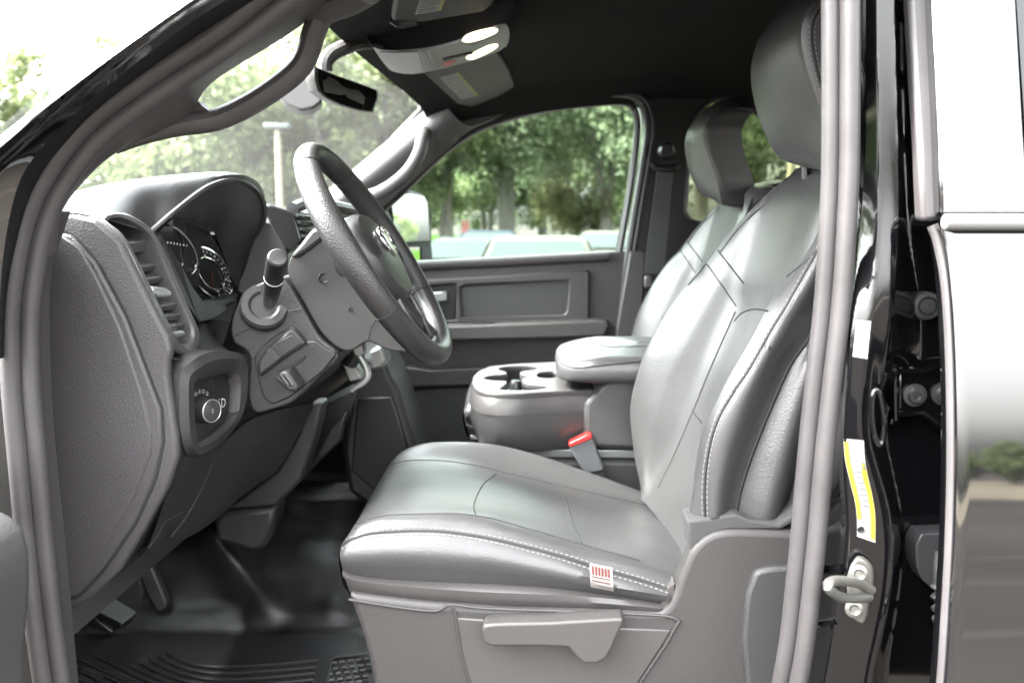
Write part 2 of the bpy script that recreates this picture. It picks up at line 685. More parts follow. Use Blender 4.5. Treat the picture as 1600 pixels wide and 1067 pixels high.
for i, (x, y, s) in enumerate([(28, -104, .36), (37, -99, .42), (45, -108, .38), (54, -101, .50), (63, -106, .40), (72, -98, .46), (84, -104, .40), (-40, -90, .5), (-20, -96, .5), (0, -100, .45), (33, -112, .40), (49, -114, .44), (58, -111, .36), (67, -115, .42), (78, -110, .40), (31, -108, .34), (41, -112, .30), (50, -105, .36), (59, -112, .44), (66, -109, .30), (75, -116, .44), (88, -112, .4), (24, -110, .4)]):
    o = dup(protos[3]); o.location = (x, y, 0); o.scale = (s * 1.4, s * 1.4, s); o.rotation_euler = (0, 0, i)
    tag(o, 'low distant tree across the road, seen only as a reflection in the rear door', 'tree', 'trees reflected in the rear door')
for i, (x, y, s) in enumerate([(36, 42, .62), (44, 34, .6), (30, 52, .7), (55, 46, .7)]):
    o = dup(protos[2]); o.location = (x, y, 0); o.scale = (s * .6, s * .6, s * .42); o.rotation_euler = (0, 0, i * 2)
    tag(o, 'tree behind the truck, seen only in the passenger door mirror', 'tree', 'trees reflected in the door mirror')


# parked cars
def make_car(colmat, label):
    root = empty('parked_car', (0, 0, 0))
    tag(root, label, 'car', 'cars parked across the lot')
    # body: cross sections along length (x), rounded
    prof = [(-2.25, .45, .62, .70), (-2.15, .30, .80, .84), (-1.2, .24, .92, .90), (-.9, .24, .96, .91), (0, .24, .98, .92), (1.2, .24, 1.0, .91), (2.05, .30, .98, .86), (2.25, .45, .85, .74)]
    b = MB()
    rows = []
    for x, z0, z1, hw in prof:
        sec = []
        for yy, zz in ((-hw * .92, z0), (-hw, z0 + .12), (-hw, z1 - .15), (-hw * .93, z1), (0, z1 + .03), (hw * .93, z1), (hw, z1 - .15), (hw, z0 + .12), (hw * .92, z0), (0, z0)):
            sec.append(V(x, yy, zz))
        rows.append(sec)
    b.grid(rows, cu=True, cap=True)
    # cabin
    cab = [(-1.05, .95, .80), (-.45, 1.36, .66), (.1, 1.46, .62), (.9, 1.44, .62), (1.35, 1.34, .64), (1.85, .98, .76)]
    b.grid([[V(x, -hw2 - (.10 if z > 1.2 else 0), .9), V(x, -hw2, z - .04), V(x, -hw2 * .8, z), V(x, hw2 * .8, z), V(x, hw2, z - .04), V(x, hw2 + (.10 if z > 1.2 else 0), .9)] for x, z, hw2 in cab])
    body = b.build('body', colmat, root, angle=30)
    g = MB()
    g.add([V(-1.06, -.70, 1.01), V(-1.06, .70, 1.01), V(-.52, .58, 1.37), V(-.52, -.58, 1.37)], [(0, 1, 2, 3)])
    g.v = [v + V(-.03, 0, .02) for v in g.v]
    g.build('windshield', CARGLASS, root)
    g = MB(); g.add([V(1.84, -.66, 1.03), V(1.84, .66, 1.03), V(1.42, .56, 1.36), V(1.42, -.56, 1.36)], [(0, 1, 2, 3)])
    g.v = [v + V(.04, 0, .01) for v in g.v]
    g.build('rear_window', CARGLASS, root)
    for s in (-1, 1):
        g = MB(); g.prism([V(-.75, s * .80, 1.02), V(1.5, s * .80, 1.04), V(1.25, s * .705, 1.32), V(.2, s * .70, 1.38), V(-.35, s * .71, 1.31)], V(0, s * .012, 0))
        g.build('side_window', CARGLASS, root)
        for x in (-1.4, 1.4):
            wv = MB(); wv.lathe(V(x, s * .78, .33), (0, s, 0), [(.19, -.1), (.31, -.1), (.33, -.05), (.33, .09), (.30, .13), (.2, .13)], 20)
            wh = wv.build('wheel', RUBBER, root)
            m = MB(); m.box(V(-.95, s * 1.0, 1.0), (.10, .16, .13)); 
        m.build('door_mirror', colmat, root, bevel=.03)
        l = MB(); l.box(V(-2.19, s * .62, .70), (.08, .30, .13)); l.build('headlight', SATIN, root, bevel=.02)
        l = MB(); l.box(V(2.20, s * .62, .80), (.08, .28, .16)); l.build('tail_light', RED, root, bevel=.02)
    return root


CARGLASS = pbr('car_window', (.020, .027, .026), .25, spec=.18)
CARW = pbr('white_car_paint', (.046, .045, .034), .5, spec=.08)
CARS = pbr('silver_blue_car_paint', (.024, .030, .032), .5, spec=.08)
CARD = pbr('dark_blue_car_paint', (.006, .010, .017), .5, spec=.08)


def car_at(colmat, label, px, d, rz, z=0, s=1.0):
    r = make_car(colmat, label)
    r.location = ((px - 859) / F * d, d, z)
    r.rotation_euler = (0, 0, rz)
    r.scale = (s, s * 1.18, s)


car_at(CARW, 'white car parked facing the truck, its roof and windshield above the passenger door sill', 842, 14.3, R(90), 0, 1.0)
car_at(CARS, 'silver blue car parked beside the white one, just right of the passenger door mirror', 728, 20, R(90), -.12, 1.0)
car_at(CARD, 'dark blue car mostly hidden between the silver and the white cars', 765, 26, R(90), 0, 1.0)
car_at(CARW, 'small white car by the rear corner of the passenger window', 952, 24, R(80), 0, 1.0)


def lamp_post(px, d, h, label, head=True):
    x = (px - 859) / F * d
    root = empty('lamp_post', (x, d, 0))
    tag(root, label, 'lamp post', 'lamp posts around the lot')
    p = MB(); p.tube([V(x, d, 0), V(x, d, h * .5), V(x, d, h)], [.13, .115, .10], 12)
    p.build('pole', pbr('pole_paint', (.17, .15, .105), .5), root)
    q = MB(); q.lathe(V(x, d, 0), (0, 0, 1), [(.26, 0), (.26, .5), (.2, .56)], 16); q.build('base', pbr('concrete_base', (.4, .39, .37), .9), root)
    if head:
        hd = MB(); hd.box(V(x, d, h + .1), (.95, .42, .17)); hd.box(V(x, d, h), (.16, .16, .14)); hd.build('lamp_head', pbr('lamp_head_paint', (.05, .065, .065), .5), root, bevel=.03)


lamp_post(437, 33, 1.65 + 145 * 33 / F, 'pale lamp post with flat square head seen through the windshield')
lamp_post(1224, 27, 7.5, 'pale post seen through the rear passenger window under the driver headrest')


def building():
    d = 52
    x0, x1 = (40 - 859) / F * d, (235 - 859) / F * d
    root = empty('low_building', ((x0 + x1) / 2, d, 0))
    tag(root, 'long low pale building with a row of dark windows beyond the dashboard', 'building')
    b = MB(); b.box(V((x0 + x1) / 2, d + 4, 1.95), (x1 - x0, 8, 3.9)); b.build('wall', pbr('pale_wall', (.12, .125, .115), .8), root)
    r = MB(); r.box(V((x0 + x1) / 2, d + 4, 4.02), (x1 - x0 + .8, 8.8, .24)); r.build('roof', pbr('roof_metal', (.07, .085, .08), .5), root)
    n = 16
    for i in range(n):
        f = MB(); f.box(V(x0 + (x1 - x0) * (i + .5) / n, d - .03, 3.0), ((x1 - x0) / n * .55, .1, 1.3)); f.build('window', pbr('dark_window', (.03, .045, .05), .15), root) if i == 0 else f.build('window', bpy.data.materials['dark_window'], root)


building()


def house():
    d = 108
    x = (738 - 859) / F * d
    root = empty('white_house', (x, d, 0))
    tag(root, 'small white house among the trees right of the door mirror', 'house')
    b = MB(); b.box(V(x, d, 1.4), (3.4, 3, 2.8)); b.build('wall', pbr('white_siding', (.13, .13, .125), .7), root)
    r = MB(); r.prism([V(x - 2, d - 1.8, 2.8), V(x + 2, d - 1.8, 2.8), V(x, d - 1.8, 3.7)], V(0, 3.6, 0)); r.build('roof', pbr('shingles', (.2, .17, .16), .9), root)
    w_ = MB(); w_.box(V(x + .7, d - 1.51, 1.5), (.9, .06, 1.1)); w_.build('window', bpy.data.materials['dark_window'], root)
    dr = MB(); dr.box(V(x - .7, d - 1.51, 1.05), (.9, .06, 2.1)); dr.build('door', pbr('red_door', (.12, .03, .03), .6), root)


house()

# ------------------------------------------------------------------ THE TRUCK
TRUCK = empty('pickup_truck', (0.2, 1.71, 0))
tag(TRUCK, 'black crew-cab pickup truck seen through its open driver door, with black leather front seats', 'pickup truck')
T = TRUCK
exec_order = []
YC = 1.71                      # truck centreline


def plate(name, pts, Y, depth, mat, parent, bevel=.004, smooth=False, n=40, holes=(), label=None, bseg=2, hsmooth=True):
    L = PC(pts, Y)
    if smooth:
        L = resample(L, n, True, True)
    H = []
    for h in holes:
        q = PC(h, Y)
        H.append(resample(q, 28, True, True) if hsmooth else q)
    m = MB()
    m.prism(L, V(0, depth, 0), H)
    return m.build(name, mat, parent, label, bevel=bevel, bseg=bseg)


def strip(mb, path_px, widths=None):
    pass


# ---------- cab shell: floor pan, firewall, rear wall, roof skin, passenger side wall
shell = MB()
shell.box(V(.55, YC, .80), (3.3, 1.62, .06))                 # floor pan
shell.box(V(-.90, YC, 1.25), (.06, 1.66, .74))              # firewall
shell.box(V(2.18, YC, 1.42), (.06, 1.62, 1.10))              # rear wall
cab_body = shell.build('cab_floor', PLASTIC_D, T, smooth=False)

# roof skin (outside) and headliner (inside)
m = MB()
rows = []
for i in range(25):
    x = -.42 + 2.6 * i / 24
    row = []
    for j in range(21):
        y = .90 + 1.62 * j / 20
        u = (y - YC) / .81
        row.append(V(x, y, 2.05 + .055 * (1 - u * u) - .05 * max(0, (-x - .1)) ** 1.0 * 1.2))
    rows.append(row)
m.grid(rows)
m.grid([[p + V(0, 0, -.012) for p in r] for r in rows])
m.build('roof', PAINT, T)

m = MB()
rows = []
for i in range(41):
    x = -.33 + 2.5 * i / 40
    row = []
    for j in range(33):
        u = -1 + 2 * j / 32
        y = YC + .765 * u
        bow = -.055 * (1 - u * u) if i == 0 else -.055 * (1 - u * u) * max(0, 1 - i / 6)
        z = 2.015 + .045 * (1 - abs(u) ** 3.0)
        z -= .075 * max(0, 1 - i / 9) ** 1.6                  # dips to the windshield header
        z -= .035 * max(0, abs(u) - .86) / .14
        row.append(V(x + bow, y, z))
    rows.append(row)
m.grid(rows)
headliner = m.build('headliner', HEADL, T)
hl_bvh = bvh_of(headliner)

# ---------- windshield
def wpt(t, u):        # t 0 bottom .. 1 top, u -1 driver .. 1 passenger
    z = 1.60 + (1.985 - 1.60) * t
    x = -.80 + (.47) * t - .085 * (1 - u * u)
    y = YC + u * (.735 + .035 * (1 - t))
    return V(x, y, z)


m = MB()
m.grid([[wpt(i / 12, -1 + 2 * j / 20) for j in range(21)] for i in range(13)])
m.build('windshield', WSHIELD, T)
# hood beyond it
m = MB()
m.grid([[V(-.86 - 1.2 * i / 10, YC - .86 + 1.72 * j / 16, 1.50 - .16 * (i / 10) ** 2 + .07 * (1 - abs(-1 + j / 8) ** 4)) for j in range(17)] for i in range(11)])
m.build('hood', PAINT, T)

# ---------- passenger side of the cab
SIDE = MB()
aper = [(560, 330), (600, 312), (628, 290), (660, 258), (693, 228), (740, 198), (800, 174), (870, 160), (950, 151), (985, 153), (1003, 168), (1010, 205), (998, 295), (981, 400), (965, 520), (950, 800), (560, 800)]
rearw = [(1071, 330), (1075, 262), (1087, 184), (1101, 164), (1120, 155), (1200, 151), (1300, 150), (1345, 158), (1350, 330), (1330, 346), (1200, 347), (1086, 347), (1075, 341)]
outer = [(310, 352), (430, 352), (520, 290), (600, 225), (672, 150), (760, 120), (900, 100), (1100, 95), (1700, 90), (1900, 1000), (310, 1000)]
SIDE.prism(PC(outer, 2.455), V(0, .06, 0), [PC(aper, 2.455), PC(rearw, 2.455)])
side = SIDE.build('passenger_side_panel', BLACKPL, T, bevel=.006)
# rear side glass
m = MB(); m.prism(PC([(1060, 140), (1365, 140), (1365, 356), (1060, 356)], 2.53), V(0, .004, 0))
m.build('quarter_window', PRIV, side)
m = MB(); L = resample(PC(rearw, 2.452), 60, False, True); m.tube(L, .006, 6, closed=True)
m.build('window_seal', RUBBER, side)
# B-pillar lower trim, seal and belt on the passenger side
plate('pillar_trim', [(984, 392), (1010, 392), (1008, 428), (1003, 520), (960, 560), (962, 520)], 2.43, .03, PLASTIC, side, .006)
m = MB(); L = resample(PC([(940, 146), (985, 149), (1004, 164), (1012, 200), (1004, 260), (990, 345), (979, 420), (969, 520), (955, 700)], 2.445), 60)
m.tube(L, .0105, 8)
L2 = [p + V(.014, -.004, 0) for p in L]
m.tube(L2, .007, 8)
m.build('door_seal', RUBBER, side)
belt = MB()
belt.prism(PC([(1027, 266), (1053, 266), (1047, 340), (1040, 405), (1035, 428), (1006, 428), (1012, 380), (1020, 320)], 2.40), V(0, .004, 0))
seatbelt = belt.build('seat_belt', WEB, T, bevel=.001)
m = MB(); m.tube(PC([(1019, 254), (1024, 262), (1040, 264), (1055, 262), (1060, 256)], 2.40), .010, 8); m.lathe(P(1039, 238, 2.43), (0, -1, 0), [(.004, 0), (.022, .0), (.024, .03), (.016, .045)], 16)
m.build('belt_guide', BLACKPL, seatbelt)
m = MB(); m.box(P(1013, 440, 2.40), (.024, .02, .035)); m.build('belt_anchor', PLASTIC_S, seatbelt, bevel=.006)

# passenger door
D = 2.50
door = MB()
door.prism(PC([(640, 409), (800, 401), (951, 393), (1000, 391), (998, 520), (980, 820), (560, 820), (585, 480), (598, 412)], D), V(0, .07, 0))
pdoor = door.build('passenger_door', PLASTIC, T, bevel=.008)
# rolled sill at the top
m = MB(); m.tube(resample(PC([(596, 420), (640, 417), (800, 409), (951, 401)], D - .004), 20), .016, 10, flat=.8)
m.build('window_sill', PLASTIC_S, pdoor)
m = MB()
m.prism(PC([(641, 438), (700, 435), (905, 423), (921, 423), (921, 500), (641, 509)], D - .018), V(0, .020, 0), [PC([(655, 448), (705, 444), (712, 444), (712, 500), (655, 503)], D - .018), PC([(719, 450), (729, 445), (888, 438), (889, 446), (885, 488), (880, 492), (722, 496)], D - .018)])
m.build('trim_bezel', PLASTIC, pdoor, bevel=.005)
plate('storage_panel', [(716, 448), (890, 436), (888, 494), (718, 498)], D - .006, .008, PLASTIC_D, pdoor, .002)
plate('switch_panel', [(655, 448), (712, 444), (711, 500), (655, 503)], D - .006, .008, BLACKPL, pdoor, .002)
plate('window_switch', [(676, 457), (698, 455), (699, 470), (679, 473)], D - .022, .016, SATIN, pdoor, .004)
m = MB()
m.prism(PC([(640, 512), (698, 509), (800, 505), (935, 500), (950, 502), (953, 510), (945, 526), (875, 529), (708, 533), (640, 535)], D - .075), V(0, .085, 0))
m.build('armrest', PLASTIC, pdoor, bevel=.014, bseg=3)
plate('armrest_inlay', [(700, 507), (770, 504), (770, 508), (700, 511)], D - .070, .02, BLACKPL, pdoor, .002)
m = MB(); m.prism(PC([(630, 572), (674, 577), (760, 573), (960, 568), (960, 600), (730, 604), (640, 607)], D - .03), V(0, .035, 0)); m.build('map_pocket', PLASTIC, pdoor, bevel=.008)
plate('lower_panel', [(640, 607), (730, 604), (955, 600), (950, 700), (620, 700)], D - .012, .02, PLASTIC_D, pdoor, .006)
m = MB(); m.prism(PC([(560, 345), (600, 300), (690, 215), (800, 165), (1005, 140), (1015, 390), (990, 420), (560, 440)], D + .045), V(0, .004, 0))
m.build('window_pane', SIDEGL, pdoor)
m = MB(); L = resample(PC([(585, 372), (590, 338), (628, 301), (658, 272), (692, 240), (740, 206), (800, 183), (870, 168), (950, 160), (978, 161), (992, 172), (996, 205), (985, 290), (967, 396)], D + .02), 60)
m.tube(L, .011, 8, flat=1.6, up=V(0, 1, 0)); m.build('window_frame', BLACKPL, pdoor)
# outside mirror
mh = MB()
mh.prism([p for p in PC([(598, 306, 2.66), (604, 299, 2.68), (640, 296, 2.82), (662, 303, 2.92), (671, 314, 2.96), (676, 360, 2.97), (676, 412, 2.97), (600, 412, 2.66)])], V(-.07, .02, 0))
MIRH = pbr('mirror_housing', (.004, .005, .005), .6, spec=.2)
pm = mh.build('side_mirror', MIRH, T, bevel=.012)
off = V(.012, -.004, 0)
m = MB(); m.prism([p + off for p in PC([(607, 308, 2.69), (636, 303, 2.81), (657, 308, 2.91), (662, 318, 2.935), (667, 376, 2.95), (612, 379, 2.69)])], V(-.003, .001, 0)); m.build('mirror_glass', MIRROR, pm)
m = MB(); m.prism([p + off for p in PC([(614, 387, 2.69), (650, 386, 2.87), (651, 410, 2.87), (614, 410, 2.69)])], V(-.003, .001, 0)); m.build('wide_angle_glass', MIRROR, pm)
m = MB(); m.prism([p + off for p in PC([(653, 386, 2.88), (669, 386, 2.955), (671, 410, 2.955), (654, 410, 2.88)])], V(-.003, .001, 0)); m.build('lower_bracket', MIRH, pm)
m = MB(); m.prism(PC([(560, 350), (598, 325), (606, 340), (606, 410), (565, 420)], 2.62), V(0, .08, 0)); m.build('mirror_arm', MIRH, pm, bevel=.012)

# ---------- passenger windshield pillar and grab handle
m = MB()
ca = PC([(684, 150, 2.40), (672, 165, 2.41), (610, 216, 2.425), (544, 272, 2.435), (470, 335, 2.45)])
cb = PC([(705, 176, 2.39), (690, 188, 2.395), (640, 228, 2.405), (565, 287, 2.41), (490, 345, 2.42)])
cc = PC([(728, 196, 2.42), (712, 207, 2.43), (660, 250, 2.44), (605, 300, 2.45), (560, 345, 2.455)])
cd = PC([(746, 197, 2.452), (735, 203, 2.455), (675, 255, 2.46), (620, 305, 2.465), (575, 345, 2.47)])
m.grid(loft([ca, cb, cc, cd], 30, 14))
ppil = m.build('passenger_pillar_trim', TRIM, T)
m = MB()
m.tube(resample(PC([(664, 205, 2.40), (660, 218, 2.37), (655, 240, 2.35), (640, 266, 2.34), (616, 288, 2.34), (590, 303, 2.35), (572, 306, 2.37), (562, 300, 2.40)]), 30), .0185, 10, flat=.8)
m.build('grab_handle', TRIM, ppil)

# ---------- driver windshield pillar with its grab handle
U = [(590, -95, .945), (480, -18, .94), (388, 40, .935), (328, 82, .93), (211, 162, .928), (166, 194, .928), (115, 240, .928), (68, 300, .93), (48, 352, .935), (42, 400, .94)]
M1 = [(600, -62, .99), (492, 6, .985), (410, 62, .98), (335, 108, .98), (285, 142, .98), (235, 182, .978), (195, 224, .97), (143, 266, .965), (96, 320, .965), (78, 365, .965), (70, 400, .97)]
Lw = [(606, -40, 1.05), (500, 20, 1.05), (440, 61, 1.05), (345, 119, 1.05), (313, 148, 1.05), (292, 186, 1.04), (245, 209, 1.025), (187, 232, 1.01), (142, 266, 1.0), (93, 326, .99), (86, 362, .98), (82, 400, .98)]
m = MB()
rows = loft([PC(U), PC(M1), PC(Lw)], 40, 12)
m.grid(rows)
m.grid([[p + V(-.006, .02, .004) for p in r] for r in rows])
dpil = m.build('driver_pillar_trim', TRIM, T)
m = MB()
L = resample(PC([(180, 236, 1.015), (230, 214, 1.03), (285, 197, 1.045), (330, 189, 1.06), (360, 179, 1.065), (400, 158, 1.065), (440, 131, 1.065), (468, 106, 1.065), (482, 80, 1.06), (490, 52, 1.05), (506, 18, 1.04), (530, -12, 1.03)]), 44)
m.tube(L, [.004 + (.0135 - .004) * min(1, i / 12, (43 - i) / 3 + .4) for i in range(44)], 12, flat=1.25, up=V(0, 1, 0))
m.prism(PC([(255, 196), (300, 165), (309, 158), (316, 166), (330, 176), (345, 184), (330, 195), (290, 202)], 1.05), V(0, .02, 0))
gh = m.build('grab_handle', TRIM, dpil)
m = MB(); m.tube(resample(PC([(494, 22, 1.045), (520, 12, 1.03), (548, 2, 1.02), (575, -14, 1.0)]), 14), .015, 10, flat=1.4, up=V(0, 1, 0)); m.build('pillar_cap', TRIM, dpil)

# ---------- door aperture seal (driver)
Lp = resample(PC([(500, -70), (420, -14), (340, 50), (223, 127), (132, 197), (76, 270), (44, 335), (26, 410), (16, 500), (18, 600), (27, 700), (36, 800), (46, 900), (58, 1000), (68, 1070), (95, 1240), (200, 1330), (600, 1350), (1080, 1340), (1196, 1230), (1247, 1067), (1270, 900), (1287, 720), (1300, 600), (1314, 480), (1323, 350), (1327, 250), (1328, 100), (1328, 0), (1325, -80), (1290, -150), (1200, -190), (900, -180), (680, -140), (600, -115)], .90), 260, True, True)
m = MB()
m.tube(Lp, .0100, 18, closed=True, flat=1.2, up=V(0, 1, 0))
n_ = len(Lp)
cen = sum(Lp, V(0, 0, 0)) / n_
inn = []
for i in range(n_):
    t = (Lp[(i + 1) % n_] - Lp[i - 1]).normalized()
    nn = t.cross(V(0, 1, 0)).normalized()
    if nn.dot(cen - Lp[i]) < 0:
        nn = -nn
    inn.append(Lp[i] + nn * .0150 + V(0, .010, 0))
m.tube(inn, .0098, 18, closed=True, flat=1.0, up=V(0, 1, 0))
weather = m.build('door_seal', SEALM, T)

# ---------- windshield pillar and sill sheet metal (driver side, outside the seal)
c0 = PC([(640, -230), (480, -130), (287, 0), (159, 89), (96, 134), (32, 188), (0, 213), (-80, 278), (-220, 400), (-380, 560)], .800)
c0b = PC([(650, -222), (492, -120), (300, 0), (182, 83), (122, 128), (60, 176), (20, 212), (-60, 278), (-200, 404), (-360, 566)], .792)
c1 = PC([(660, -210), (505, -112), (314, 0), (215, 68), (150, 120), (95, 165), (58, 200), (-30, 280), (-170, 410), (-330, 570)], .806)
c1b = PC([(668, -204), (512, -106), (320, 4), (222, 74), (157, 126), (102, 171), (60, 208), (-10, 282), (-60, 400), (-100, 560)], .83)
c2 = PC([(680, -190), (525, -95), (338, 10), (238, 80), (172, 132), (118, 178), (74, 222), (30, 285), (5, 400), (-5, 560)], .845)
c3 = PC([(690, -178), (530, -80), (345, 30), (236, 104), (148, 172), (98, 224), (62, 272), (34, 335), (8, 450), (2, 560)], .885)
m = MB()
m.grid(loft([c0, c0b, c1, c1b, c2], 60, 26, smooth_v=False))
ppan = m.build('pillar_panel', PAINT, T)
m = MB(); m.grid(loft([c2, c3, [p + V(0, .03, 0) for p in c3]], 60, 8, smooth_v=False)); m.build('pillar_channel', pbr('channel_black', (.004, .004, .0045), .5, spec=.25), ppan)
# sill
m = MB(); m.prism([V(-.62, .80, .80), V(-.62, .80, .93), V(-.60, .90, 1.0), V(-.60, .95, 1.0), V(-.60, .95, .80)], V(1.1, 0, 0)); m.build('door_sill', PAINT, T, bevel=.01)
# cowl side lining between the seal and the dash, down to the floor
m = MB()
ca = PC([(62, 330, .93), (42, 430, .93), (40, 536, .93), (44, 667, .93), (60, 828, .93), (72, 950, .93), (84, 1067, .93), (100, 1200, .93)])
cb = PC([(90, 330, .985), (60, 430, .985), (58, 536, .985), (64, 667, .985), (80, 828, .985), (92, 950, .985), (103, 1067, .985), (118, 1200, .985)])
cc = [p + V(-.03, .35, 0) for p in cb]
m.grid(loft([ca, cb, [p + V(.004, .02, 0) for p in cb]], 30, 10, smooth_v=False))
m.build('kick_panel', PLASTIC, T)
m = MB(); m.grid(loft([[p + V(.004, .02, 0) for p in cb], [p + V(-.42, .03, 0) for p in cb]], 30, 10, smooth_v=False)); m.build('footwell_side', VINYL, T)

# ================================================================== DASHBOARD
YE = 1.03
end_out = [(84, 334), (112, 333), (150, 342), (187, 376), (212, 427), (240, 484), (262, 525), (268, 548), (262, 566), (262, 590), (268, 630), (275, 680), (277, 712), (262, 761), (225, 828), (187, 892), (139, 937), (116, 950), (81, 952), (66, 828), (49, 667), (45, 536), (50, 427), (66, 365)]
Le = PC(end_out, YE)
m = MB()
# end cheek, then the body swept across the cab
m.prism(Le, V(0, .016, 0))
m.grid([[V(x, y, z) for z in (1.10, 1.35, 1.63)] for x, y in ((-.64, 1.04), (-.64, 1.30), (-.64, 2.40))])
dash = m.build('dashboard', DASHE, T, bevel=.006, bseg=3)


def sweep_profile(pts3, ys, name, mat, par, **k):
    mm = MB()
    mm.grid([[V(p.x, y, p.z) for p in pts3] for y in ys])
    return mm.build(name, mat, par, **k)


# inset textured end panel with its groove
gro = [(67, 358), (112, 367), (150, 411), (195, 495), (232, 592), (250, 640), (253, 690), (240, 749), (210, 817), (161, 888), (124, 929), (96, 938), (90, 860), (74, 667), (60, 480)]
inn_ = [(74, 368), (95, 366), (124, 386), (150, 431), (187, 510), (221, 611), (236, 672), (236, 708), (210, 776), (169, 847), (116, 922), (103, 935), (94, 854), (77, 667), (64, 480), (67, 400)]
m = MB(); m.prism(resample(PC([(65, 353), (110, 361), (152, 407), (199, 493), (236, 590), (255, 640), (257, 692), (244, 752), (213, 820), (163, 893), (126, 933), (94, 942), (87, 860), (71, 667), (57, 480)], YE - .0015), 70, False, True), V(0, .01, 0))
m.build('panel_groove', SEAM, dash)
m = MB(); m.prism(PC(gro, YE - .004), V(0, .01, 0)); m.build('end_panel', DASHE, dash, bevel=.004)
m = MB(); m.prism(PC(inn_, YE - .0065), V(0, .01, 0)); m.build('textured_insert', DASHE, dash, bevel=.003)

# the lower dash (knee bolster): swept section, behind the fascia
kb = [p for p in PC([(262, 590), (268, 630), (275, 680), (277, 712), (262, 761), (225, 828), (187, 892), (139, 937), (116, 950), (60, 930)], YE)]
kb = [V(p.x - .004, p.y, p.z) for p in kb]
ys = [YE + .013 + (1.50 - YE - .013) * i / 20 for i in range(21)]
sweep_profile(resample(kb, 40), ys, 'knee_bolster', DASHD, dash)
# passenger side dash body
pb = [V(-.80, 0, 1.63), V(-.66, 0, 1.655), V(-.55, 0, 1.655), V(-.50, 0, 1.60), V(-.50, 0, 1.45), V(-.47, 0, 1.38), V(-.50, 0, 1.28), V(-.62, 0, 1.18), V(-.80, 0, 1.12)]
sweep_profile(resample(pb, 50), [1.50 + .93 * i / 16 for i in range(17)], 'passenger_dash', DASHS, dash)

# driver top with the instrument hood
A = [(86, 333, 1.03), (118, 333, 1.033), (150, 340, 1.04), (185, 349, 1.07), (213, 357, 1.10), (236, 362, 1.14), (272, 331, 1.17), (315, 298, 1.22), (340, 286, 1.26), (362, 282, 1.30), (385, 287, 1.35), (402, 301, 1.40), (411, 322, 1.44), (410, 345, 1.46), (400, 368, 1.47)]
Bc = [(86, 330, 1.035), (103, 322, 1.045), (125, 313, 1.07), (146, 306, 1.10), (180, 295, 1.13), (216, 286, 1.16), (260, 277, 1.2), (300, 271, 1.25), (330, 269, 1.29), (352, 271, 1.32), (375, 277, 1.37), (393, 290, 1.42), (405, 314, 1.46), (408, 340, 1.48), (400, 362, 1.49)]
A3, B3 = PC(A), PC(Bc)
C3 = [V(-.66 - .02 * math.sin(i / 14 * 3.14), 1.0 + .55 * i / 14, 1.655 + .035 * math.sin(i / 14 * 3.14)) for i in range(15)]
D3 = [V(-.82, .98 + .60 * i / 14, 1.615) for i in range(15)]
m = MB()
m.grid(loft([A3, A3, B3, C3, D3], 60, 30))
hood = m.build('instrument_hood', DASHS, dash)
# rounded lip and inner walls of the hood
lipc = A[5:]
m = MB(); m.tube(resample(PC([(p[0], p[1], p[2]) for p in lipc]), 40), .004, 8)
m.build('hood_lip', DASHS, dash)
inner = PC(lipc)
back = PC([(262, 372, 1.19), (277, 348, 1.20), (290, 345, 1.22), (300, 345, 1.25), (312, 347, 1.28), (325, 352, 1.32), (335, 365, 1.36), (350, 400, 1.40), (362, 430, 1.42), (372, 458, 1.43)])
m = MB(); m.grid(loft([inner, back], 40, 8, smooth_v=False)); m.build('hood_lining', BLACKPL, dash)

# fascia right of the cluster: from the hood's right end down to the column
fr = PC([(410, 345, 1.462), (425, 350, 1.475), (446, 386, 1.48), (452, 400, 1.47), (430, 440, 1.45), (400, 470, 1.42), (372, 458, 1.43), (358, 420, 1.44), (366, 380, 1.46), (398, 368, 1.468)])
m = MB(); m.prism(fr, V(-.05, .03, 0)); m.build('fascia_panel', DASHM, dash, bevel=.004)
# cluster
clus = PC([(250, 366, 1.155), (277, 342, 1.17), (310, 344, 1.25), (330, 356, 1.31), (352, 395, 1.37), (374, 456, 1.42), (345, 462, 1.37), (315, 466, 1.3), (296, 440, 1.23), (277, 406, 1.18)])
m = MB(); m.prism([p + V(-.006, 0, 0) for p in clus], V(-.02, 0, 0)); cluster = m.build('instrument_cluster', MIRROR_D, dash, label='gauge cluster with white markings under the hood')
cb_ = bvh_of(cluster)
# gauge rings, ticks, lettering: joined to the cluster's own mesh group
gm = MB()
gcen = drape(cb_, 330, 428, .002)
ga = drape(cb_, 362, 452, .002) - gcen
gb = drape(cb_, 336, 396, .002) - gcen
cring = MB()
cring.tube(ellipse(gcen, ga * 1.0, gb * .98, 36), .0022, 6, closed=True)
cring.tube(ellipse(gcen, ga * .62, gb * .62, 30), .0012, 6, closed=True)
g2 = drape(cb_, 275, 392, .002)
if g2 is not None:
    cring.tube(ellipse(g2, ga * .8, gb * .85, 30, -.6, 2.2), .002, 6)
cring.build('gauge_ring', CHROME, dash)
for k in range(22):
    a = -.9 + 4.3 * k / 21
    d0 = ga * math.cos(a) + gb * math.sin(a)
    gm.tube([gcen + d0 * .80, gcen + d0 * (.92 if k % 3 else .96)], .0006 if k % 3 else .0009, 4)
for k in range(0, 22, 3):
    a = -.9 + 4.3 * k / 21
    d0 = ga * math.cos(a) + gb * math.sin(a)
    gm.tube([gcen + d0 * .66, gcen + d0 * .70], .0018, 5)
for q in range(7):
    p0 = drape(cb_, 262 + q * 5, 379 + q * .8, .002)
    if p0 is not None:
        gm.box(p0, (.001, .0018, .0026))
gm.build('gauge_marking', WHITEINK, dash)
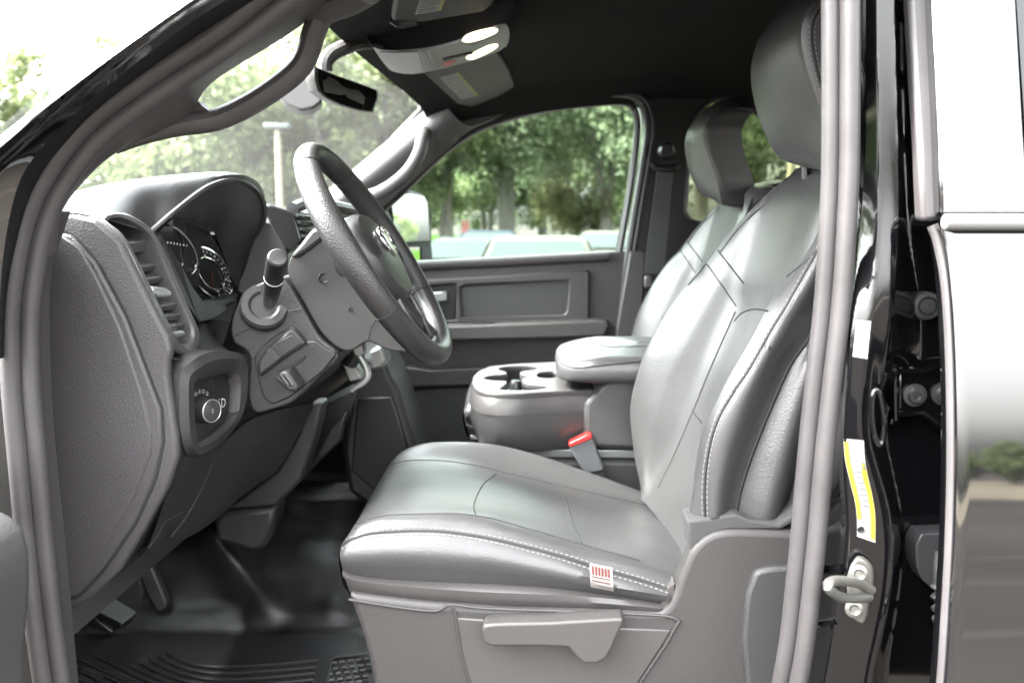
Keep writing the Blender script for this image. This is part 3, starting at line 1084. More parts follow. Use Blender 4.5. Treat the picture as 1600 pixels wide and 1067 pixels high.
m = MB(); m.tube([gcen, gcen + ga * .2 - gb * .5], [.0009, .0004], 6); m.build('gauge_needle', pbr('needle_red', (.10, .012, .012), .5), dash)
# cluster surround, left wall between vent and cluster
sl = PC([(238, 362, 1.14), (252, 364, 1.155), (280, 410, 1.18), (300, 446, 1.22), (318, 470, 1.28), (345, 466, 1.34), (374, 458, 1.4), (366, 480, 1.37), (330, 500, 1.28), (312, 505, 1.2), (292, 474, 1.16), (262, 406, 1.15)])
m = MB(); m.prism(sl, V(-.03, .02, 0)); m.build('cluster_surround', DASHD, dash, bevel=.003)

ff = PC([(268, 410, 1.17), (300, 452, 1.225), (330, 496, 1.285), (366, 478, 1.36), (385, 470, 1.36), (372, 505, 1.30), (362, 540, 1.26), (388, 560, 1.215), (380, 560, 1.20), (345, 556, 1.15), (315, 562, 1.10), (300, 566, 1.075), (285, 560, 1.06), (300, 550, 1.13), (311, 535, 1.17), (304, 490, 1.17)])
m = MB(); m.prism([p + V(-.012, 0, 0) for p in ff], V(-.03, .01, 0)); m.build('fascia_filler', DASHM, dash, bevel=.003)
# ---------- driver air vent
vo = [(158, 341, 1.045), (172, 333, 1.06), (186, 332, 1.08), (205, 337, 1.10), (238, 360, 1.135), (262, 405, 1.15), (290, 470, 1.16), (310, 514, 1.165), (312, 530, 1.165), (308, 546, 1.155), (297, 556, 1.13), (280, 553, 1.08), (268, 536, 1.05), (250, 500, 1.04), (225, 452, 1.038), (200, 395, 1.038), (180, 362, 1.04)]
vh = [(166, 347, 1.055), (178, 342, 1.07), (196, 344, 1.085), (228, 366, 1.125), (246, 398, 1.135), (276, 466, 1.145), (297, 512, 1.15), (297, 530, 1.145), (290, 538, 1.125), (281, 536, 1.085), (272, 522, 1.065), (246, 472, 1.055), (226, 430, 1.052), (204, 388, 1.052), (188, 364, 1.053)]
vo3, vh3 = resample(PC(vo), 60, True, True), resample(PC(vh), 60, True, True)
m = MB()
vn = V(-.05, .0, 0)
m.grid([[p + vn for p in vo3], vo3, [p.lerp(q, .25) + V(.003, -.001, 0) for p, q in zip(vo3, vh3)], [p.lerp(q, .8) + V(.003, -.001, 0) for p, q in zip(vo3, vh3)], vh3, [p + V(-.035, .004, 0) for p in vh3]], cu=True)
vent = m.build('air_vent', VENTM, dash, label='tall slatted air vent at the driver end of the dashboard')
m = MB(); m.prism([p + V(-.033, .004, 0) for p in vh3], V(-.004, 0, 0))
lv = [((196, 380), (240, 375), .016), ((214, 418), (252, 413), .009), ((226, 437), (262, 432), .009), ((247, 479), (283, 474), .009), ((256, 494), (288, 490), .009), ((265, 510), (294, 506), .009)]
m.build('vent_backing', BLACKPL, dash)
m = MB()
for (a, b, h) in lv:
    p, q = P(a[0], a[1], 1.052), P(b[0], b[1], 1.145)
    m.prism([p + V(-.004, 0, 0), q + V(-.004, 0, 0), q + V(-.010, 0, -h), p + V(-.010, 0, -h)], V(-.020, 0, .004))
m.build('vent_slat', VENTM, dash, bevel=.002)
m = MB()
m.prism(PC([(236, 447, 1.075), (262, 450, 1.10), (270, 457, 1.11), (268, 465, 1.105), (247, 465, 1.085), (240, 458, 1.075)]), V(-.03, .01, 0))
m.build('vent_tab', SATIN, dash, bevel=.003)
m = MB(); m.prism(PC([(268, 520, 1.07), (288, 516, 1.11), (292, 524, 1.115), (274, 530, 1.08)]), V(-.02, .006, 0))
m.build('vent_tab', SATIN, dash, bevel=.003)

# ---------- headlight switch pod
po = [(281, 596, 1.04), (284, 580, 1.045), (298, 566, 1.06), (318, 553, 1.09), (345, 548, 1.14), (378, 553, 1.19), (388, 570, 1.205), (386, 610, 1.205), (374, 652, 1.195), (350, 688, 1.165), (318, 711, 1.11), (300, 716, 1.08), (288, 700, 1.05), (281, 660, 1.04)]
pi_ = [(302, 600, 1.075), (305, 597, 1.08), (330, 589, 1.12), (355, 584, 1.165), (361, 590, 1.175), (364, 612, 1.178), (362, 645, 1.172), (354, 660, 1.155), (330, 680, 1.11), (309, 692, 1.08), (306, 688, 1.077), (303, 650, 1.075)]
po3, pi3 = resample(PC(po), 60, True, True), resample(PC(pi_), 60, False, True)
m = MB()
m.grid([[p + V(-.07, .02, 0) for p in po3], po3, [p.lerp(q, .30) + V(.008, -.004, 0) for p, q in zip(po3, pi3)], [p.lerp(q, .75) + V(.007, -.003, 0) for p, q in zip(po3, pi3)], pi3, [p + V(-.006, .001, 0) for p in pi3]], cu=True)
pod = m.build('switch_pod', DASHM, dash)
m = MB(); m.prism([p + V(-.005, .001, 0) for p in pi3], V(-.004, 0, 0)); pface = m.build('switch_face', BLACKPL, dash)
pbv = bvh_of(pface)
kc = drape(pbv, 313, 640, .0)
fx = (drape(pbv, 345, 630, 0) - drape(pbv, 320, 630, 0)).normalized()
fy = (drape(pbv, 330, 612, 0) - drape(pbv, 330, 662, 0)); fy = (fy - fx * fy.dot(fx)).normalized()
ax = fx.cross(fy).normalized()
if ax.dot(CAM - kc) < 0: ax = -ax
ax = (ax * .8 + (P(324, 644, kc.y - .018) - kc).normalized() * .7).normalized()
m = MB(); m.lathe(kc, ax, [(.0175, 0), (.0175, .004), (.0155, .018), (.0150, .021), (.0135, .022)], 28); m.build('headlight_knob', DASHS, dash)
m = MB(); m.tube(ellipse(kc + ax * .0215, ax.orthogonal().normalized() * .0148, ax.cross(ax.orthogonal().normalized()) * .0148, 28), .0009, 6, closed=True); m.build('knob_ring', SATIN, dash)
mk = MB()


def text_mesh(s, size, o, ux, uy, mb, ext=.0003):
    cu = bpy.data.curves.new('t', 'FONT'); cu.body = s; cu.size = size; cu.align_x = 'CENTER'; cu.align_y = 'CENTER'; cu.resolution_u = 3
    ob = bpy.data.objects.new('t', cu); COL.objects.link(ob)
    me = bpy.data.meshes.new_from_object(ob.evaluated_get(bpy.context.evaluated_depsgraph_get()))
    bpy.data.objects.remove(ob)
    ux, uy = ux.normalized(), uy.normalized()
    mb.add([o + ux * v.co.x + uy * v.co.y for v in me.vertices], [tuple(p.vertices) for p in me.polygons])


fx = (drape(pbv, 345, 630, 0) - drape(pbv, 320, 630, 0)).normalized()
fy = (drape(pbv, 330, 612, 0) - drape(pbv, 330, 662, 0)); fy = (fy - fx * fy.dot(fx)).normalized()
for k, (px, py, s) in enumerate([(306, 616, 'O'), (312, 612, 'X'), (318, 612, 'O'), (324, 615, 'D')]):
    q = drape(pbv, px, py, .0012)
    text_mesh(s, .0075, q, fx, fy, mk)
text_mesh('Q', .007, kc + ax * .0230, fx, fy, mk)
q = drape(pbv, 349, 630, .0012)
text_mesh('D', .018, q, fx, fy, mk)
q = drape(pbv, 342, 630, .0012)
text_mesh('i', .018, q, fx, fy, mk)
mk.build('switch_marking', WHITEINK, dash, recalc=False, smooth=False)
pl = MB(); pl.tube([drape(pbv, 333, 592, .0004), drape(pbv, 334, 660, .0004)], .0006, 4); pl.build('face_split', SEAM, dash)

kt = PC([(281, 714, 1.055), (318, 708, 1.10), (352, 688, 1.17), (385, 660, 1.24), (420, 645, 1.30), (470, 634, 1.40), (490, 628, 1.46)])
km = PC([(262, 768, 1.058), (300, 765, 1.12), (345, 742, 1.19), (392, 705, 1.27), (425, 690, 1.33), (462, 660, 1.42), (487, 640, 1.465)])
kb2 = PC([(224, 866, 1.06), (275, 848, 1.14), (332, 815, 1.22), (380, 772, 1.31), (434, 734, 1.38), (464, 684, 1.44), (486, 645, 1.47)])
m = MB(); m.grid(loft([kt, km, kb2, [p + V(-.03, .0, .004) for p in kb2], [p + V(-.16, .02, .03) for p in kb2]], 60, 24))
kpan = m.build('knee_panel', DASHD, dash)
kpv = bvh_of(kpan)
m = MB()
for path in ([(338, 704), (330, 730), (315, 765), (292, 806), (268, 838)], [(258, 815), (245, 838), (232, 856)], [(258, 815), (285, 800)]):
    L = drape_path(kpv, path, 30, .0006)
    if len(L) > 3:
        m.tube(L, .0010, 5)
m.build('panel_seam', DASHM, dash)
m = MB()
L = [drape(kpv, *p, .001) for p in ((262, 824), (278, 814), (272, 830), (258, 846))]
if all(L): m.prism(L, V(-.01, 0, 0))
m.build('pull_recess', BLACKPL, dash)
m = MB()
for k in range(5):
    q = drape(kpv, 452 - k * 2, 650 + k * 4.5, .0006)
    if q: m.box(q, (.003, .001, .0012))
m.build('vent_hole', PLASTIC, dash)

# ---------- centre fascia and centre vents, seen past the wheel
m = MB(); m.prism(PC([(405, 322, 1.55), (425, 318, 1.57), (459, 330, 1.60), (474, 376, 1.58), (453, 398, 1.55), (443, 386, 1.53), (424, 346, 1.52)]), V(-.12, .03, 0)); m.build('center_bezel', DASHS, dash, bevel=.006)
m = MB(); m.prism(PC([(458, 330, 1.62), (500, 334, 1.74), (500, 385, 1.74), (474, 382, 1.62)]), V(-.03, 0, 0)); m.build('center_vent', BLACKPL, dash, bevel=.003)
m = MB()
for k in range(4):
    y0 = 336 + k * 11
    a, b = P(464 + k * 3, y0, 1.63), P(500, y0 + 1, 1.73)
    m.prism([a + V(.004, 0, 0), b + V(.004, 0, 0), b + V(.002, 0, -.004), a + V(.002, 0, -.004)], V(.012, 0, -.003))
m.build('center_vent_slat', DASHS, dash)
m = MB(); m.tube(resample(PC([(457, 326, 1.61), (480, 318, 1.68), (520, 322, 1.78), (560, 330, 1.95)]), 16), .012, 8); m.build('vent_brow', DASHS, dash)

# lower centre trim below the column
lc = [(485, 629), (503, 629), (497, 665), (482, 716), (470, 752), (431, 791), (347, 797), (380, 776), (434, 734), (464, 680)]
m = MB(); m.prism(PC(lc, 1.48), V(.0, .05, 0)); m.build('column_trim', DASHM, dash, bevel=.006)
lb = [(332, 815), (347, 799), (431, 792), (428, 824), (422, 845), (410, 860), (392, 864), (374, 857), (338, 848)]
m = MB(); m.prism(PC(lb, 1.485), V(-.01, .10, 0)); m.build('column_base', DASHM, dash, bevel=.014)
# footwell structure behind it
m = MB()
m.prism(PC([(495, 640), (560, 606), (548, 650), (520, 700), (488, 735), (478, 742), (486, 715), (500, 668)], 1.60), V(-.02, .05, 0))
m.prism(PC([(515, 668), (540, 645), (532, 690), (505, 715), (492, 716)], 1.56), V(0, .02, 0))
m.build('footwell_bracket', BLACKPL, dash, bevel=.004)
cst = [(548, 560), (600, 556), (612, 590), (622, 604), (648, 690), (690, 790), (640, 830), (545, 770), (535, 700), (545, 640)]
m = MB(); m.prism(PC(cst, 1.80), V(-.04, .34, 0)); m.build('center_stack', DASHD, dash, bevel=.012)
m = MB(); m.prism(PC([(558, 622), (613, 619), (635, 690), (660, 760), (600, 780), (548, 735)], 1.795), V(0, .01, 0)); m.build('stack_panel', BLACKPL, dash, bevel=.004)

# ================================================================== STEERING COLUMN
cov = [(361, 503), (374, 470), (392, 450), (418, 438), (441, 432), (449, 440), (475, 484), (500, 527), (529, 556), (505, 582), (486, 602), (455, 629), (425, 640), (398, 645), (388, 625), (386, 600), (391, 565), (384, 548), (364, 534)]
m = MB(); m.prism(resample(PC(cov, 1.205), 70, True, True), V(0, .20, 0))
column = m.build('steering_column', DASHM, T, bevel=.018, bseg=4)
sh = [(453, 404), (470, 381), (489, 358), (500, 360), (503, 373), (520, 395), (570, 440), (610, 500), (640, 545), (625, 550), (600, 545), (575, 534), (552, 547), (536, 548), (518, 537), (499, 517), (474, 474), (451, 432)]
m = MB(); m.prism(resample(PC(sh, 1.215), 80, True, True), V(0, .18, 0))
m.build('column_shroud', DASHS, column, bevel=.022, bseg=5)
shb = bvh_of(bpy.data.objects['column_shroud'])
covb = bvh_of(column)
m = MB()
rows = []
for i in range(9):
    rows.append([drape(shb, 486 + 60 * j / 8 + (i * 3), 392 + 52 * i / 8 + j * 2, .001) for j in range(9)])
m = MB()
m = Multi('shroud_seam', SEAM, column)
L = drape_path(shb, [(592, 494), (580, 510), (575, 532)], 12, .0004)
if len(L) > 3: m.tube(L, .0008, 5)
L = drape_path(covb, [(362, 527), (400, 508), (440, 490), (472, 482)], 20, .0004)
if len(L) > 3: m.tube(L, .0008, 5)
for p, r in (((505, 435), .0075), ((548, 484), .0032)):
    q = drape(shb, *p, .0005)
    if q:
        m = MB(); m.lathe(q, (.35, -1, 0.1), [(r * .5, -.002), (r, 0), (r * .9, .0015), (r * .55, .0), (r * .5, -.001)], 18)
        m.build('screw_cover' if r > .005 else 'screw_hole', DASHM if r > .005 else SEAM, column)
# bright end tab of the upper shroud
m = MB(); m.prism(PC([(452, 402), (470, 381), (486, 360), (497, 356), (506, 364), (503, 374), (480, 392), (462, 404)], 1.205), V(0, .1, 0)); m.build('shroud_top', DASHS, column, bevel=.006)
# stalk with its boot
m = MB(); bc = P(413, 478, 1.20)
sa = (P(434, 402, 1.075) - P(420, 474, 1.19)).normalized()
m.lathe(bc, (sa + V(.2, -.6, .3)).normalized(), [(.034, -.012), (.034, 0), (.031, .004), (.022, .004), (.018, .001)], 30); m.build('stalk_boot', DASHS, column)
b0 = P(421, 474, 1.195); b1 = P(434, 403, 1.075)
m = MB(); L = [b0.lerp(b1, t) for t in (0, .12, .30, .55, .58)]
m.tube(L, [.0085, .0105, .0118, .0128, .0120], 18); stalk = m.build('turn_stalk', BLACKPL, column)
m = MB(); L = [b0.lerp(b1, t) for t in (.60, .62, .95, 1.0, 1.01)]; m.tube(L, [.0125, .0135, .0135, .0125, .011], 20); m.build('stalk_knob', BLACKPL, column)
m = MB(); m.lathe(b0.lerp(b1, 1.008), sa, [(.0108, 0), (.0108, .0014), (.009, .002)], 20); m.build('stalk_cap', DASHS, column)
m = MB(); m.tube(ellipse(b0.lerp(b1, .59), sa.orthogonal().normalized() * .0129, sa.cross(sa.orthogonal().normalized()) * .0129, 20), .0006, 5, closed=True)
for k in range(4):
    q = b0.lerp(b1, .66) + V(.004 + .004 * k, -.0125 + .001 * k, -.003); m.box(q, (.0022, .0012, .0028))
m.build('stalk_marking', WHITEINK, column)
# recess with small cover and the parking-brake release
m = MB(); m.prism(resample(PC([(396, 560), (410, 540), (430, 524), (452, 511), (462, 512), (478, 534), (494, 532), (500, 538), (526, 553), (505, 580), (482, 598), (450, 622), (425, 632), (412, 622), (404, 596)], 1.200), 60, False, True), V(0, .02, 0)); m.build('release_recess', DASHD, column, bevel=.006)
m = MB(); m.prism(PC([(401, 566), (416, 545), (452, 514), (461, 516), (478, 537), (440, 562), (404, 590)], 1.190), V(0, .016, 0)); m.build('release_housing', DASHM, column, bevel=.005)
m = MB(); m.prism(PC([(424, 540), (456, 523), (471, 537), (438, 558)], 1.1885), V(0, .004, 0)); m.build('fuse_cover', DASHD, column, bevel=.001)
m = MB(); m.prism(PC([(432, 580), (476, 556), (474, 562), (434, 588)], 1.196), V(0, .006, 0)); m.build('release_slot', SEAM, column)
m = MB(); m.prism(PC([(428, 592), (440, 580), (450, 580), (466, 604), (463, 612), (450, 612)], 1.165), V(0, .04, 0)); m.build('brake_release', DASHM, column, bevel=.005)
m = MB()
for k in range(2):
    m.tube(PC([(437 + 7 * k, 584, 1.164), (450 + 7 * k, 602, 1.164)]), .0026, 6)
m.build('release_ridge', DASHS, column)
# tilt lever and the controls beyond the column
m = MB(); m.prism(PC([(547, 541), (556, 536), (567, 535), (570, 552), (564, 562), (552, 556)], 1.30), V(0, .02, 0)); m.build('lever_clip', SATIN, column, bevel=.004)
m = MB(); m.tube(resample(PC([(563, 556), (571, 570), (575, 586), (568, 597), (556, 605), (549, 611)], 1.29), 20), [.0055] * 14 + [.005, .0048, .0045, .004, .0036, .003], 10); m.build('tilt_lever', SATIN, column)
m = MB(); m.prism(PC([(533, 566), (548, 560), (562, 582), (566, 592), (546, 597)], 1.36), V(0, .03, 0)); m.build('bracket_plate', SATIN, column, bevel=.003)
m = MB(); m.prism(PC([(576, 548), (596, 540), (603, 566), (597, 576), (578, 580)], 1.52), V(0, .06, 0)); m.build('brake_controller', SATIN, column, bevel=.006)
m = MB(); m.tube(PC([(534, 560, 1.36), (550, 566, 1.32), (560, 550, 1.32)]), .010, 8); m.build('tilt_pivot', BLACKPL, column)

# ================================================================== STEERING WHEEL
WC = P(590, 398, 1.30)
ax_w = V(.851, 0, .525).normalized()                    # towards the driver
up_w = (V(0, 0, 1) - ax_w * ax_w.z).normalized()
la_w = ax_w.cross(up_w).normalized()
if la_w.y > 0:
    la_w = -la_w                                        # la_w points to the door side
RW = .176


def wp(a, dr=0, dz=0):                                  # angle from the top, positive towards the door side
    return WC + (up_w * math.cos(a) + la_w * math.sin(a)) * (RW + dr) + ax_w * dz


LEATHER_W = pbr('wheel_leather', (.020, .0195, .0195), .36, bump=.3, bscale=500)
LEATHER_P = pbr('perforated_leather', (.022, .021, .021), .36, bump=.55, bscale=520, kind='voronoi')
m = MB()
N = 144
rows = []
for i in range(N):
    a = 2 * math.pi * i / N
    c = wp(a)
    ro = (up_w * math.cos(a) + la_w * math.sin(a))
    grip = 1.0 + .10 * max(0, math.cos(a - 1.35)) ** 6 + .10 * max(0, math.cos(a + 1.35)) ** 6
    rows.append([c + (ro * math.cos(b) * .0150 * grip + ax_w * math.sin(b) * .0180 * grip) for b in [2 * math.pi * k / 20 for k in range(20)]])
m.grid(rows, cu=True, cv=True)
for fi, f in enumerate(m.f):
    a = 2 * math.pi * (fi // 20) / N
    aa = a if a < math.pi else a - 2 * math.pi
    m.mi[fi] = 1 if .62 < abs(aa) < 2.05 else 0
swheel = m.build('steering_wheel', [LEATHER_W, LEATHER_P], T)
m = MB()
for a in (.62, 2.05, -.62, -2.05):
    c = wp(a)
    ro = (up_w * math.cos(a) + la_w * math.sin(a))
    g = 1.0 + .10 * max(0, math.cos(a - 1.35)) ** 6 + .10 * max(0, math.cos(a + 1.35)) ** 6
    m = MB(); m.tube([c + (ro * math.cos(b) * .0151 * g + ax_w * math.sin(b) * .0181 * g) for b in [2 * math.pi * k / 24 for k in range(24)]], .0010, 5, closed=True); m.build('rim_seam', SEAM, swheel)
m = MB()
hubo = []
for k in range(40):
    a = 2 * math.pi * k / 40
    ca, sa_ = math.cos(a), math.sin(a)
    rr = 1 / ((abs(ca) ** 2.6 + abs(sa_) ** 2.6) ** (1 / 2.6))
    hubo.append((ca * rr * (.070 if ca > 0 else .082), sa_ * rr * (.088 - .014 * max(0, -ca))))
rows = []
for sc_, dz in ((.80, -.075), (.98, -.045), (1.0, -.015), (.97, .004), (.88, .013), (.6, .019), (.25, .021), (.02, .0215)):
    rows.append([WC + up_w * (u * sc_) + la_w * (v * sc_) + ax_w * dz for u, v in hubo])
m.grid(rows, cu=True, cap=True)
m.build('airbag_cover', DASHS, swheel)
m = MB()
for a, w0, w1 in ((1.62, .030, .024), (-1.62, .030, .024), (2.75, .016, .013), (-2.75, .016, .013)):
    ro = (up_w * math.cos(a) + la_w * math.sin(a)); ta = ro.cross(ax_w)
    rr_ = []
    for t in range(7):
        f = t / 6
        c = WC + ro * (.062 + (RW - .008 - .062) * f) + ax_w * (-.020 + .012 * f)
        ww = w0 + (w1 - w0) * f
        rr_.append([c + ta * ww * math.cos(b) + ax_w * .013 * math.sin(b) for b in [2 * math.pi * k / 14 for k in range(14)]])
    m.grid(rr_, cu=True, cap=True)
m.build('spoke', DASHS, swheel)
m = MB()
for sgn in (1, -1):
    pth = [WC + up_w * (-.075 - .075 * t) + la_w * sgn * (.050 - .030 * t * t + .012 * t) + ax_w * (.0 - .004 * t) for t in [k / 10 for k in range(11)]]
    m.tube(pth, .0045, 8)
m.tube([wp(math.pi + t * .035, -.020, .0) for t in range(-5, 6)], .005, 8)
m.build('spoke_bezel', PLASTIC_S, swheel)
# chrome animal-head badge: curled horns round a wedge-shaped face
m = MB()
E0 = WC + ax_w * .0225 + up_w * .008


def ep(u, v, h=0):
    return E0 + up_w * v + la_w * u + ax_w * h


for sgn in (1, -1):
    L = [ep(sgn * x, y, .001) for x, y in ((.004, .017), (.014, .021), (.025, .016), (.030, .004), (.026, -.009), (.018, -.011), (.016, -.003), (.020, .002))]
    L = resample(L, 26)
    m.tube(L, [.0042 * (1 - .6 * k / 25) + .0008 for k in range(26)], 8)
m.prism([ep(-.0085, .012), ep(0, .017), ep(.0085, .012), ep(.0065, -.010), ep(.004, -.023), ep(-.004, -.023), ep(-.0065, -.010)], ax_w * .004)
m.build('emblem', CHROME, swheel, bevel=.0012)

# ================================================================== DRIVER SEAT
val = [(542, 926), (600, 934), (662, 941), (800, 951), (950, 954), (1036, 957), (1050, 938), (1064, 898), (1078, 862), (1094, 843), (1114, 832), (1140, 827), (1200, 829), (1262, 832), (1262, 1180), (600, 1180), (588, 1090), (576, 1027), (562, 980), (548, 940)]
m = MB(); m.prism(resample(PC(val, 1.015), 120, False, True), V(0, .035, 0))
m.prism(PC([(560, 950), (1040, 985), (1250, 1010), (1250, 1180), (606, 1180), (590, 1060)], 1.052), V(0, .47, 0))
seat = m.build('driver_seat', PLASTIC, T, bevel=.016, bseg=4)
# front and top decks of the base
plate('seat_recess_panel', [(713, 965), (800, 971), (970, 981), (1049, 984), (1034, 1010), (999, 1063), (990, 1085), (745, 1085), (733, 1062), (722, 1020)], 1.0125, .02, PLASTIC_S, seat, .002)
m = MB(); L = resample(PC([(707, 950), (713, 965), (720, 1012), (733, 1062), (742, 1090), (760, 1100), (985, 1100), (1000, 1066), (1040, 1006), (1052, 984), (1062, 968)], 1.0135), 60)
m.tube(L, .0022, 6); m.build('panel_rim', PLASTIC, seat)
m = MB(); L = resample(PC([(545, 936), (600, 945), (660, 953), (686, 953), (704, 944), (760, 950), (900, 955), (1030, 961), (1060, 968)], 1.013), 60); m.tube(L, .0018, 8); m.build('base_ledge', PLASTIC, seat)
hd = [(752, 983), (757, 976), (775, 974), (860, 972), (960, 966), (974, 966), (974, 973), (967, 988), (956, 1014), (948, 1028), (934, 1037), (912, 1037), (900, 1026), (888, 1011), (850, 1010), (766, 1010), (756, 1003)]
m = MB(); m.prism(PC(hd, .985), V(0, .030, 0)); m.build('recline_handle', PLASTIC_S, seat, bevel=.008, bseg=4)
# rear shield contour
m = MB(); m.prism(resample(PC([(1168, 1090), (1160, 1000), (1166, 930), (1180, 893), (1205, 886), (1262, 886), (1262, 1090)], 1.006), 60, False, True), V(0, .02, 0)); 
m.build('seat_shield', PLASTIC_D, seat, bevel=.012, bseg=3)

# cushion
cu_ = dict(
 a=[(534, 886, 1.03), (540, 895, 1.03), (575, 903, 1.03), (640, 909, 1.03), (760, 914, 1.03), (860, 920, 1.03), (950, 931, 1.03), (1032, 943, 1.03)],
 b=[(531, 868, 1.022), (540, 873, 1.016), (575, 870, 1.013), (640, 868, 1.012), (760, 876, 1.012), (860, 893, 1.012), (950, 912, 1.012), (1042, 934, 1.014)],
 c=[(533, 852, 1.035), (545, 843, 1.03), (575, 832, 1.03), (620, 828, 1.03), (660, 827, 1.03), (700, 829, 1.03), (760, 838, 1.03), (820, 852, 1.03), (880, 868, 1.03), (940, 888, 1.03), (1000, 905, 1.03), (1048, 920, 1.03)],
 d=[(538, 846, 1.055), (545, 834, 1.055), (560, 818, 1.055), (590, 807, 1.055), (625, 804, 1.055), (700, 802, 1.055), (756, 808, 1.055), (800, 820, 1.055), (850, 834, 1.055), (912, 852, 1.055), (980, 870, 1.055), (1060, 898, 1.055)],
 e=[(554, 832, 1.14), (560, 810, 1.15), (582, 792, 1.15), (630, 782, 1.15), (670, 780, 1.15), (720, 783, 1.15), (780, 793, 1.15), (850, 808, 1.15), (920, 823, 1.15), (1000, 844, 1.15), (1070, 868, 1.15)],
 f=[(576, 792, 1.32), (582, 770, 1.32), (602, 752, 1.32), (640, 746, 1.32), (680, 744, 1.32), (720, 748, 1.32), (780, 757, 1.32), (850, 771, 1.32), (920, 787, 1.32), (990, 805, 1.32), (1050, 824, 1.32)],
 g=[(592, 768, 1.46), (599, 742, 1.46), (616, 724, 1.46), (645, 718, 1.46), (690, 720, 1.46), (737, 726, 1.46), (800, 740, 1.46), (860, 754, 1.46), (912, 766, 1.46), (970, 780, 1.46), (1040, 798, 1.46)],
 h=[(604, 754, 1.53), (611, 726, 1.53), (629, 705, 1.53), (658, 694, 1.53), (690, 691, 1.53), (740, 692, 1.53), (790, 699, 1.53), (850, 715, 1.53), (910, 735, 1.53), (960, 752, 1.53), (1035, 780, 1.53)],
 i=[(622, 760, 1.575), (630, 732, 1.575), (644, 714, 1.575), (664, 705, 1.575), (700, 702, 1.575), (750, 704, 1.575), (800, 712, 1.575), (860, 729, 1.575), (910, 748, 1.575), (960, 765, 1.575), (1030, 790, 1.575)],
)
cc3 = [PC(cu_[k]) for k in 'abcdefghi']
low = [V(p.x, p.y, p.z - .07) for p in cc3[-1]]
# front roll under: every section starts below the nose
def nose(c):
    p = c[0]
    return [V(p.x + .012, p.y, p.z - .06), V(p.x + .001, p.y, p.z - .028)] + c
cur = [cc3[0], cc3[1], nose(cc3[2])[2:], *cc3[3:]]
cur2 = []
for k, c in enumerate(cur):
    cur2.append(c if k < 2 else (nose(c) if k > 2 else c))
m = MB()
m.grid(loft([cc3[0], cc3[1], cc3[2], cc3[3], *[c for c in cc3[4:]], low], 90, 80))
cushion = m.build('cushion', LEATHER, seat, angle=60)
# nose of the cushion
m = MB()
fr_rows = []
for c in cc3[2:]:
    p = c[0]
    fr_rows.append([p + V(.006, 0, .004), p, p + V(-.004, 0, -.02), p + V(.0, 0, -.05), p + V(.02, 0, -.085)])
m.grid(fr_rows)
m.build('cushion_front', LEATHER, seat, angle=60)
cbv = bvh_of(cushion)
# lower carrier band under the leather
m = MB()
la_ = PC([(535, 893), (560, 902), (640, 910), (760, 915), (860, 921), (950, 932), (1034, 944)], 1.024)
lb_ = PC([(540, 906), (560, 915), (640, 928), (760, 938), (860, 943), (950, 948), (1034, 958)], 1.020)
lc_ = PC([(546, 924), (560, 930), (640, 940), (760, 950), (860, 953), (950, 956), (1034, 960)], 1.03)
ld_ = [p + V(0, .06, 0) for p in la_]
m.grid(loft([ld_, la_, lb_, lc_], 40, 14))
m.prism(PC([(1034, 940), (1046, 918), (1054, 912), (1052, 925), (1040, 958), (1030, 960)], 1.022), V(0, .03, 0))
m.build('carrier_band', PLASTIC_S, seat)
# seams and stitching on the cushion
sm = Multi('seam', SEAM, seat)


def sew(path):
    q = MB(); stitches(q, path); q.build('stitching', THREAD, seat)


base = [(534, 852), (545, 844), (575, 833), (620, 829), (660, 828), (700, 830), (760, 839), (820, 853), (880, 869), (940, 888), (1000, 905), (1044, 920)]
up_ = [(p[0], p[1] - 4) for p in base]; dn = [(p[0], p[1] + 6) for p in base]
for path in (base, [(p[0], p[1] + 1.5) for p in base]):
    L = drape_path(cbv, path, 90, .0002); sm.tube(L, .0013, 5)
for path in (up_, dn):
    L = drape_path(cbv, path, 120, .0002); sew(L)
for path in ([(743, 803), (740, 790), (746, 772), (756, 756), (775, 740)], [(558, 818), (600, 806), (660, 803), (720, 803), (770, 810)], [(604, 740), (625, 722), (681, 719), (737, 726), (800, 741), (912, 767), (1025, 793)], [(882, 768), (888, 795), (898, 825), (908, 848)], [(770, 810), (850, 833), (912, 851), (1000, 876)]):
    L = drape_path(cbv, path, 50, .0002)
    if len(L) > 3: sm.tube(L, .0012, 5)

